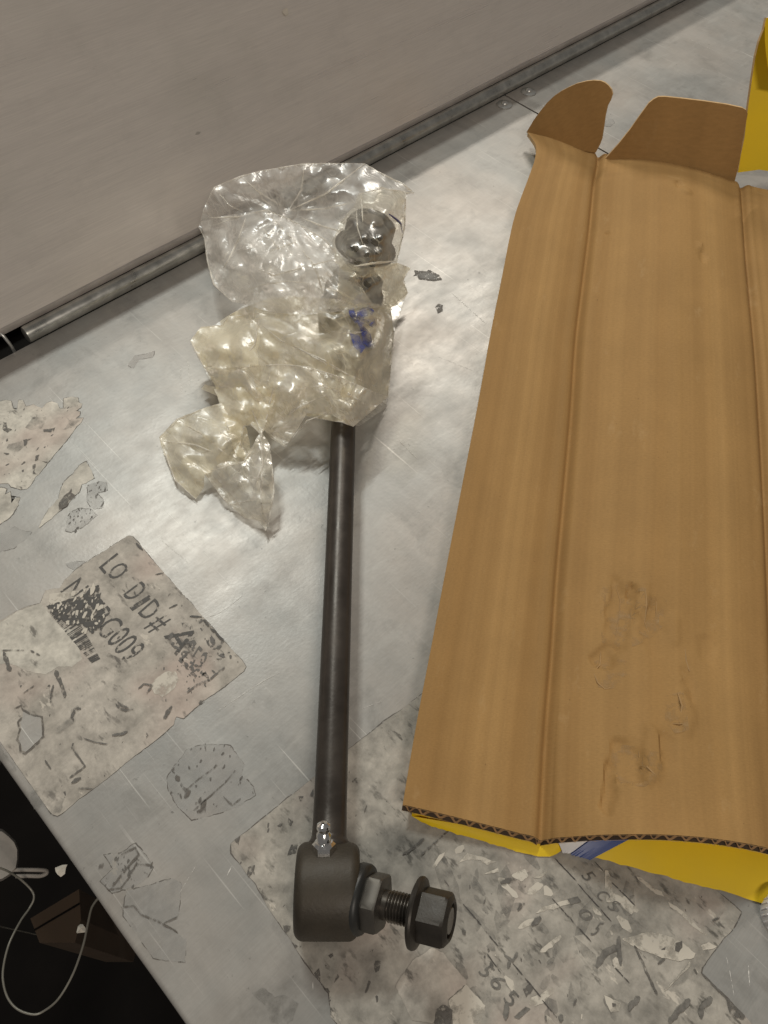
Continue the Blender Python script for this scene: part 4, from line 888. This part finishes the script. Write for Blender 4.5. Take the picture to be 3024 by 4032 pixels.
# ------------------------------------------------------------------ the crumpled bag over the upper end
bag = thing('plastic_bag', 'crumpled clear yellowed plastic bag wrapped over the upper end of the rod', 'bag', (.04, .10, 0))
GATH = [(800, 345, 340, 4.2, 15), (1120, 1470, 360, 3.4, 16), (655, 1535, 330, 3.6, 13), (1230, 860, 420, 2.6, 12), (960, 620, 200, 2.0, 11)]   # gathers: x, y, reach, height mm, folds
def ridge(x): return 1 - 2 * abs(2 * (x - math.floor(x + .5)))
def film(name, outline, ctrl, mat, seed, facet=62, amp=3.0, fine=13, famp=.35, gather=1.0, parent=None, edge_drop=0.0, soft=4):
    """outline / ctrl: (x, y, height mm) in bag zoom coordinates. Facets folded at two scales plus radial gathers."""
    rnd = random.Random(seed)
    OL = []
    n = len(outline)
    for i in range(n):                                   # gently wavy edge
        a, b = outline[i], outline[(i + 1) % n]; L = math.hypot(b[0] - a[0], b[1] - a[1]); k = max(1, int(L / (fine * 1.3)))
        for j in range(k):
            t = j / k; w_ = 5 * noise.noise(Vector(((a[0] + (b[0] - a[0]) * t) * .03, (a[1] + (b[1] - a[1]) * t) * .03, seed))) * math.sin(math.pi * t)
            nx, ny = -(b[1] - a[1]) / L, (b[0] - a[0]) / L
            OL.append((a[0] + (b[0] - a[0]) * t + nx * w_, a[1] + (b[1] - a[1]) * t + ny * w_, a[2] + (b[2] - a[2]) * t))
    src = np.array(outline + ctrl, float)
    def smooth_h(x, y):
        d = (src[:, 0] - x) ** 2 + (src[:, 1] - y) ** 2 + 400; w_ = 1 / d ** 1.5; return float((w_ * src[:, 2]).sum() / w_.sum())
    xa, xb = min(p[0] for p in OL), max(p[0] for p in OL); ya, yb = min(p[1] for p in OL), max(p[1] for p in OL)
    # coarse facets
    cp = []
    tries = int((xb - xa) * (yb - ya) / (facet * facet) * 1.6)
    for _ in range(tries):
        c = (rnd.uniform(xa - 60, xb + 60), rnd.uniform(ya - 60, yb + 60))
        if all((c[0] - q[0]) ** 2 + (c[1] - q[1]) ** 2 > (facet * .55) ** 2 for q in cp): cp.append(c)
    cp += [(xa - 200, ya - 200), (xb + 200, ya - 200), (xb + 200, yb + 200), (xa - 200, yb + 200)]
    cv, _, cf, *_r = delaunay_2d_cdt([Vector(c) for c in cp], [], [], 0, 1e-4)
    ch = np.array([rnd.gauss(0, 1) * amp * .26 for _ in cv]); cxy = np.array([(v.x, v.y) for v in cv]); tri = np.array([list(f)[:3] for f in cf])
    A, B, C_ = cxy[tri[:, 0]], cxy[tri[:, 1]], cxy[tri[:, 2]]; den = (B[:, 1] - C_[:, 1]) * (A[:, 0] - C_[:, 0]) + (C_[:, 0] - B[:, 0]) * (A[:, 1] - C_[:, 1])
    def facet_h(x, y):
        l1 = ((B[:, 1] - C_[:, 1]) * (x - C_[:, 0]) + (C_[:, 0] - B[:, 0]) * (y - C_[:, 1])) / den
        l2 = ((C_[:, 1] - A[:, 1]) * (x - C_[:, 0]) + (A[:, 0] - C_[:, 0]) * (y - C_[:, 1])) / den; l3 = 1 - l1 - l2
        k = int(np.argmax(np.minimum(np.minimum(l1, l2), l3))); t = tri[k]
        return l1[k] * ch[t[0]] + l2[k] * ch[t[1]] + l3[k] * ch[t[2]]
    def wrinkle(x, y):
        h = 0
        for gx, gy, L, am, nf in GATH:
            r = math.hypot(x - gx, y - gy)
            if r > 2.6 * L: continue
            th = math.atan2(y - gy, x - gx) / (2 * math.pi) * nf + .55 * noise.noise(Vector((x * .006, y * .006, gx))) + seed * .37
            h += am * .8 * (ridge(th) + .4 * ridge(th * 2.3 + .3)) * math.exp(-(r / L) ** 1.5) * min(1, r / 70)
        return h * gather
    pl = [(p[0], p[1]) for p in OL]; V2 = [Vector(p) for p in pl]
    y = ya; row = 0
    while y < yb:
        x = xa + (fine * .5 if row % 2 else 0)
        while x < xb:
            c = (x + rnd.uniform(-.28, .28) * fine, y + rnd.uniform(-.28, .28) * fine)
            if inside(c, pl): V2.append(Vector(c))
            x += fine
        y += fine * .87; row += 1
    E = [(i, (i + 1) % len(pl)) for i in range(len(pl))]
    ov, oe, of, *_r = delaunay_2d_cdt(V2, E, [], 1, 1e-3)
    ol = np.array(pl); Hh = []; Ee = []
    for v in ov:
        x, y = v.x, v.y; de = float(np.sqrt(((ol - (x, y)) ** 2).sum(1)).min()); e = min(1, de / 45)
        h = smooth_h(x, y) + facet_h(x, y) * (.35 + .65 * e) + wrinkle(x, y) * (.4 + .6 * e) + rnd.gauss(0, famp * .12) * (.3 + .7 * e)
        h += 1.6 * famp * ridge(noise.noise(Vector((x * .022, y * .014, seed))) * 2.2)
        fa, fb = x * .80 + y * .60, -x * .60 + y * .80
        h += 2.6 * gather * e * (.6 - 2.2 * abs(noise.noise(Vector((fb * .021, fa * .0045, seed * 1.7)))) + .5 * (.5 - 2 * abs(noise.noise(Vector((fb * .048, fa * .009, seed * 2.9))))))
        h -= edge_drop * (1 - min(1, de / 30)) ** 2
        Hh.append(h); Ee.append(de)
    nb = [[] for _ in ov]
    for f in of:
        for i in range(3): nb[f[i]].append(f[(i + 1) % 3]); nb[f[(i + 1) % 3]].append(f[i])
    for it in range(soft):
        Hh = [(.35 * Hh[i] + .65 * sum(Hh[j] for j in nb[i]) / len(nb[i])) if nb[i] and Ee[i] > 1 else Hh[i] for i in range(len(Hh))]
    V = [P(*px('BG', v.x, v.y), max(.4, h) * MM) for v, h in zip(ov, Hh)]
    o = obj(name, V, [tuple(f) for f in of], mat, parent or bag, smooth=True)
    return o, lambda x, y: max(.4, smooth_h(x, y) + facet_h(x, y) + wrinkle(x, y))
def crease(parent, hf, path, r=.00035, lift=.25, mat='fold'):
    q = []
    for i in range(len(path) - 1):
        (a, b), (c, d) = path[i], path[i + 1]; k = max(2, int(math.hypot(c - a, d - b) / 10))
        for j in range(k): q.append((a + (c - a) * j / k, b + (d - b) * j / k))
    q.append(path[-1]); n = len(q)
    V = [P(*px('BG', x + 2.0 * noise.noise(Vector((x * .05, y * .05, 1))), y + 2.0 * noise.noise(Vector((x * .05, y * .05, 9)))), (hf(x, y) + lift) * MM) for x, y in q]
    return tube('film_fold', V, [r * (.25 + .75 * math.sin(math.pi * (i + .5) / n)) * (1 + .4 * noise.noise(Vector((i * .4, r * 1e4, 0)))) for i in range(n)], M[mat], parent, 6)

# under layer resting on the bench
under, hu = film('bag_film', [(440, 930, 2), (700, 760, 3), (1000, 700, 3), (1300, 760, 2), (1420, 830, 1), (1365, 1000, 1), (1345, 1200, 1), (1325, 1400, 1), (1180, 1500, 1.5), (900, 1450, 2), (700, 1540, 2), (430, 1380, 2), (340, 1170, 3), (300, 1040, 3)], [(800, 1100, 3)], M['film'], 2, 80, 1.0, 20, .2, .2)
# puffed clear mouth of the bag, its back and front walls
back, hb = film('bag_film', [(318, 430, 26), (345, 330, 42), (400, 215, 52), (545, 155, 62), (640, 130, 66), (760, 108, 72), (885, 88, 76), (1010, 86, 78), (1210, 87, 80), (1300, 140, 78), (1420, 200, 74), (1473, 245, 68), (1432, 268, 72), (1410, 420, 70), (1250, 560, 70), (1150, 640, 60), (1240, 800, 50), (1180, 860, 48), (900, 880, 46), (620, 850, 36), (500, 832, 30), (400, 740, 24), (366, 620, 22), (350, 490, 22)],
    [(800, 340, 44), (640, 300, 50), (600, 460, 40), (900, 300, 56), (1050, 200, 74), (1250, 250, 80), (700, 640, 45), (1000, 700, 58)], M['film'], 11, 95, 4.2, 12, .30, 1.0)
front, hf_ = film('bag_film', [(330, 400, 30), (440, 372, 50), (560, 352, 64), (680, 338, 70), (800, 385, 72), (900, 440, 74), (1000, 500, 74), (1080, 580, 72), (1130, 660, 68), (1190, 750, 62), (1260, 850, 56), (1100, 880, 60), (900, 900, 62), (720, 890, 54), (520, 834, 34), (430, 760, 26), (378, 640, 24), (352, 500, 26)],
    [(700, 600, 78), (600, 520, 72), (520, 640, 58), (850, 680, 80), (980, 640, 78), (760, 780, 70), (450, 500, 48), (1050, 770, 70)], M['film'], 12, 85, 4.6, 12, .32, 1.0)
# yellowed pocket round the nut
nub, hn_ = film('bag_film', [(1130, 700, 74), (1050, 620, 82), (1035, 500, 86), (1080, 400, 90), (1150, 320, 86), (1175, 250, 80), (1300, 222, 80), (1430, 238, 74), (1432, 330, 68), (1425, 430, 58), (1405, 530, 58), (1382, 630, 52), (1270, 700, 70)],
    [(1240, 330, 104), (1330, 340, 102), (1150, 400, 104), (1260, 400, 108), (1200, 480, 110), (1300, 480, 110), (1360, 440, 100), (1140, 530, 106), (1220, 570, 108), (1300, 560, 106), (1160, 620, 100), (1260, 650, 100), (1340, 610, 90)], M['film4'], 13, 75, 2.4, 11, .30, .4)
low, hl = film('bag_film', [(1180, 690, 40), (1270, 632, 44), (1385, 622, 34), (1455, 650, 22), (1412, 720, 20), (1442, 782, 12), (1425, 815, 9), (1380, 850, 8), (1345, 862, 8), (1260, 830, 40)], [(1300, 740, 36), (1380, 700, 26)], M['film2'], 14, 60, 2.2, 11, .3, .4)
neck, hk = film('bag_film', [(1075, 600, 84), (1200, 650, 94), (1385, 625, 72), (1425, 720, 28), (1442, 785, 14), (1345, 872, 20), (1200, 862, 64), (1060, 835, 66)], [(1150, 700, 88), (1200, 760, 84), (1290, 700, 82), (1300, 790, 58), (1250, 740, 82)], M['film4'], 22, 70, 2.4, 11, .3, .6)
# main yellowed body over the joint
body, hy = film('bag_film', [(430, 935, 20), (520, 880, 28), (640, 830, 40), (800, 800, 52), (1050, 815, 60), (1230, 835, 50), (1345, 855, 14), (1366, 1000, 6), (1352, 1100, 5), (1348, 1230, 4), (1335, 1345, 4), (1240, 1425, 12), (1150, 1502, 24), (1090, 1478, 33), (1035, 1472, 30), (880, 1440, 14), (700, 1500, 8), (655, 1535, 10), (560, 1480, 12), (430, 1375, 10), (405, 1280, 14), (340, 1172, 20), (272, 1040, 24), (330, 968, 26), (440, 962, 24)],
    [(1150, 1000, 54), (1180, 1120, 52), (1050, 1100, 50), (900, 1050, 46), (700, 1000, 44), (520, 1060, 34), (1110, 1300, 42), (800, 1250, 30), (1260, 1000, 40), (560, 1300, 22), (1290, 1200, 22), (1100, 1400, 37), (1230, 900, 60), (1290, 900, 50), (1290, 1000, 48), (1250, 1080, 50), (1170, 900, 62)], M['film2'], 15, 80, 3.2, 12, .30, 1.0)
apron, ha = film('bag_film', [(345, 1185, 22), (450, 1192, 30), (560, 1182, 36), (750, 1168, 42), (900, 1178, 46), (1060, 1225, 50), (1200, 1290, 40), (1335, 1342, 8), (1240, 1422, 16), (1150, 1500, 27), (1030, 1440, 36), (900, 1430, 26), (840, 1530, 16), (780, 1612, 12), (700, 1560, 14), (655, 1500, 18), (540, 1380, 18), (430, 1290, 18)],
    [(800, 1270, 38), (1000, 1310, 44), (620, 1280, 32), (850, 1400, 28), (1120, 1390, 40)], M['film3'], 16, 62, 3.8, 11, .42, 1.25)
# tails hanging to the lower left
tail, ht = film('bag_film', [(105, 1560, 5), (200, 1462, 9), (350, 1402, 14), (440, 1376, 18), (520, 1440, 20), (575, 1510, 16), (600, 1640, 10), (560, 1700, 12), (500, 1705, 14), (350, 1758, 10), (345, 1832, 3), (302, 1892, 2), (190, 1790, 3), (130, 1650, 4)], [(330, 1560, 18), (450, 1600, 22), (250, 1650, 10)], M['film2'], 17, 58, 2.6, 11, .35, .9)
tail2, h2 = film('bag_film', [(345, 1750, 8), (450, 1690, 16), (560, 1690, 18), (630, 1560, 22), (655, 1530, 22), (700, 1600, 20), (722, 1850, 14), (700, 1960, 10), (680, 2062, 6), (640, 2010, 4), (560, 1990, 3), (480, 1920, 4), (420, 1850, 5)], [(560, 1800, 16), (650, 1760, 24), (660, 1900, 18)], M['film3'], 18, 55, 2.8, 11, .35, .9)
tail3, h3 = film('bag_film', [(400, 1300, 16), (520, 1290, 28), (640, 1290, 32), (745, 1250, 34), (720, 1380, 28), (680, 1480, 24), (655, 1545, 22), (600, 1490, 20), (560, 1500, 18), (540, 1600, 16), (600, 1690, 14), (520, 1660, 16), (470, 1520, 20), (440, 1400, 18)], [(580, 1400, 28)], M['film2'], 19, 55, 3.0, 11, .4, .9)
flp, h4 = film('bag_film', [(272, 1040, 27), (330, 968, 30), (440, 958, 30), (480, 905, 34), (620, 930, 44), (660, 1000, 46), (630, 1100, 42), (640, 1172, 40), (450, 1190, 32), (345, 1180, 26)], [(450, 1060, 38), (560, 1050, 44)], M['film2'], 20, 75, 2.0, 12, .3, .5)
tab, h5 = film('bag_film', [(330, 1300, 6), (350, 1275, 8), (420, 1290, 14), (440, 1350, 14), (400, 1330, 9)], [], M['film2'], 21, 40, 1.0, 10, .2, .2)
for prt, hh, paths in (
    (back, hb, ([(318, 430), (345, 330), (400, 215), (545, 155), (640, 130), (885, 88), (1010, 86), (1210, 87)], [(1210, 87), (1300, 140), (1420, 200), (1473, 245), (1400, 245), (1300, 215), (1180, 235)], [(318, 430), (350, 490), (366, 620), (400, 740), (500, 832)], [(800, 340), (640, 240), (545, 155)], [(800, 340), (870, 230), (885, 88)], [(800, 340), (1000, 250), (1210, 87)], [(400, 215), (480, 310), (560, 350)], [(800, 340), (1000, 330), (1170, 290)], [(870, 380), (1000, 430), (1150, 470)], [(640, 230), (660, 280), (740, 330)])),
    (front, hf_, ([(352, 440), (450, 400), (560, 365), (680, 336), (800, 385), (900, 440), (1000, 500), (1100, 620), (1190, 750), (1240, 830)], [(370, 380), (560, 372)], [(570, 380), (530, 500), (480, 600), (450, 650)], [(680, 340), (800, 470), (930, 620), (1000, 740)], [(600, 640), (720, 690), (900, 640), (1060, 600)], [(450, 600), (480, 560)], [(540, 780), (660, 740), (800, 720), (900, 730)], [(980, 750), (1080, 780), (1190, 840)], [(920, 620), (960, 690), (985, 790)], [(700, 560), (860, 500)], [(650, 420), (760, 560)])),
    (body, hy, ([(270, 1040), (330, 968), (440, 962), (470, 915), (660, 890), (900, 910)], [(270, 1040), (345, 1180), (560, 1182), (750, 1170), (900, 1178)], [(1345, 855), (1366, 1000), (1350, 1150), (1335, 1345)], [(640, 890), (900, 880), (1150, 900), (1300, 960)], [(660, 960), (760, 1040), (1000, 1150), (1180, 1260)], [(1030, 990), (1120, 1000), (1230, 990)], [(1040, 870), (1180, 930), (1290, 1000)], [(850, 1080), (1050, 1190), (1300, 1300)], [(1050, 930), (1250, 860), (1340, 850)], [(1035, 1472), (1090, 1478), (1150, 1502)])),
    (apron, ha, ([(345, 1185), (560, 1182), (750, 1168), (900, 1180), (1060, 1230), (1200, 1290), (1330, 1342)], [(750, 1170), (720, 1300), (655, 1520)], [(700, 1520), (850, 1400), (1010, 1330)], [(780, 1610), (900, 1470), (1040, 1420)], [(900, 1190), (1000, 1290), (1150, 1340)], [(1060, 1230), (1120, 1320), (1220, 1390)], [(560, 1190), (620, 1280), (640, 1420)], [(840, 1300), (1010, 1280), (1150, 1380)])),
    (tail, ht, ([(105, 1560), (200, 1462), (350, 1402), (440, 1376)], [(105, 1560), (190, 1790), (300, 1890)], [(200, 1470), (330, 1540), (450, 1640), (540, 1700)], [(350, 1410), (430, 1530), (560, 1680)], [(120, 1580), (300, 1600), (420, 1650)])),
    (tail2, h2, ([(345, 1750), (420, 1850), (480, 1925), (640, 1890)], [(650, 1540), (660, 1700), (650, 1880), (675, 2060)], [(700, 1600), (722, 1850), (690, 2040)], [(345, 1750), (560, 1690), (640, 1560)], [(690, 1640), (640, 1760), (610, 1860)])),
    (tail3, h3, ([(520, 1300), (600, 1400), (655, 1540)], [(740, 1260), (700, 1400), (655, 1540)], [(540, 1600), (560, 1500), (600, 1490), (655, 1545), (600, 1690), (540, 1600)], [(440, 1400), (480, 1520), (600, 1680)])),
    (nub, hn_, ([(1175, 250), (1300, 222), (1430, 238)], [(1430, 238), (1425, 430), (1382, 612)], [(1150, 640), (1270, 622), (1382, 612)], [(1165, 330), (1170, 430), (1200, 520)], [(1190, 250), (1200, 400)])),
    (flp, h4, ([(272, 1040), (330, 968), (440, 958), (480, 905)], [(640, 930), (620, 1060), (540, 1160)], [(272, 1040), (345, 1180)])),
    (low, hl, ([(1385, 622), (1455, 650), (1412, 720), (1442, 782), (1345, 862)], [(1280, 640), (1330, 700), (1400, 720)], [(1180, 690), (1240, 740), (1330, 770)]))):
    for k, pth in enumerate(paths): crease(prt, hh, pth, .00034 + .00013 * ((k * 7) % 3))  # highlight lines on folds and film edges, made as whitened tubes
crease(nub, hn_, [(1340, 358), (1380, 388), (1405, 412), (1412, 460)], .0006, .6, 'bluepen')

# blue print on the film over the joint
M['blueprint'] = mat_ink('blue_bag_print', (.07, .10, .40), .34, .72, 130)
_bv = np.array([v.co[:] for v in body.data.vertices])
def on_body(x, y, lift):
    u, v = px('BG', x, y); z = .05
    for _ in range(5):
        p = P(u, v, z); z = float(_bv[np.argmin((_bv[:, 0] - p.x) ** 2 + (_bv[:, 1] - p.y) ** 2), 2])
    return P(u, v, z + lift)
for k, b in enumerate(([(1120, 870), (1150, 862), (1165, 905), (1185, 950), (1160, 945), (1130, 905)], [(1170, 878), (1200, 862), (1240, 858), (1262, 880), (1250, 905), (1215, 915), (1205, 960), (1240, 1000), (1255, 1060), (1235, 1085), (1200, 1050), (1190, 990), (1165, 935)],
                       [(1225, 930), (1262, 920), (1275, 955), (1255, 970), (1228, 955)], [(1130, 1000), (1180, 1010), (1215, 1075), (1190, 1110), (1150, 1070)], [(1255, 1045), (1275, 1060), (1262, 1110), (1240, 1120)], [(1228, 835), (1246, 828), (1244, 856), (1226, 858)])):
    q = [Vector((x, y)) for x, y in b]; V2 = list(q); n = len(q)
    xa, xb = min(v.x for v in q), max(v.x for v in q); ya, yb = min(v.y for v in q), max(v.y for v in q); y = ya + 4
    while y < yb:
        x = xa + 4
        while x < xb:
            if inside((x, y), b): V2.append(Vector((x + random.uniform(-2, 2), y + random.uniform(-2, 2))))
            x += 12
        y += 12
    ov, oe, of, *_r = delaunay_2d_cdt(V2, [(i, (i + 1) % n) for i in range(n)], [], 1, 1e-3)
    obj('blue_print', [on_body(v.x, v.y, .0022) for v in ov], [tuple(f) for f in of], M['blueprint'], body, smooth=True)
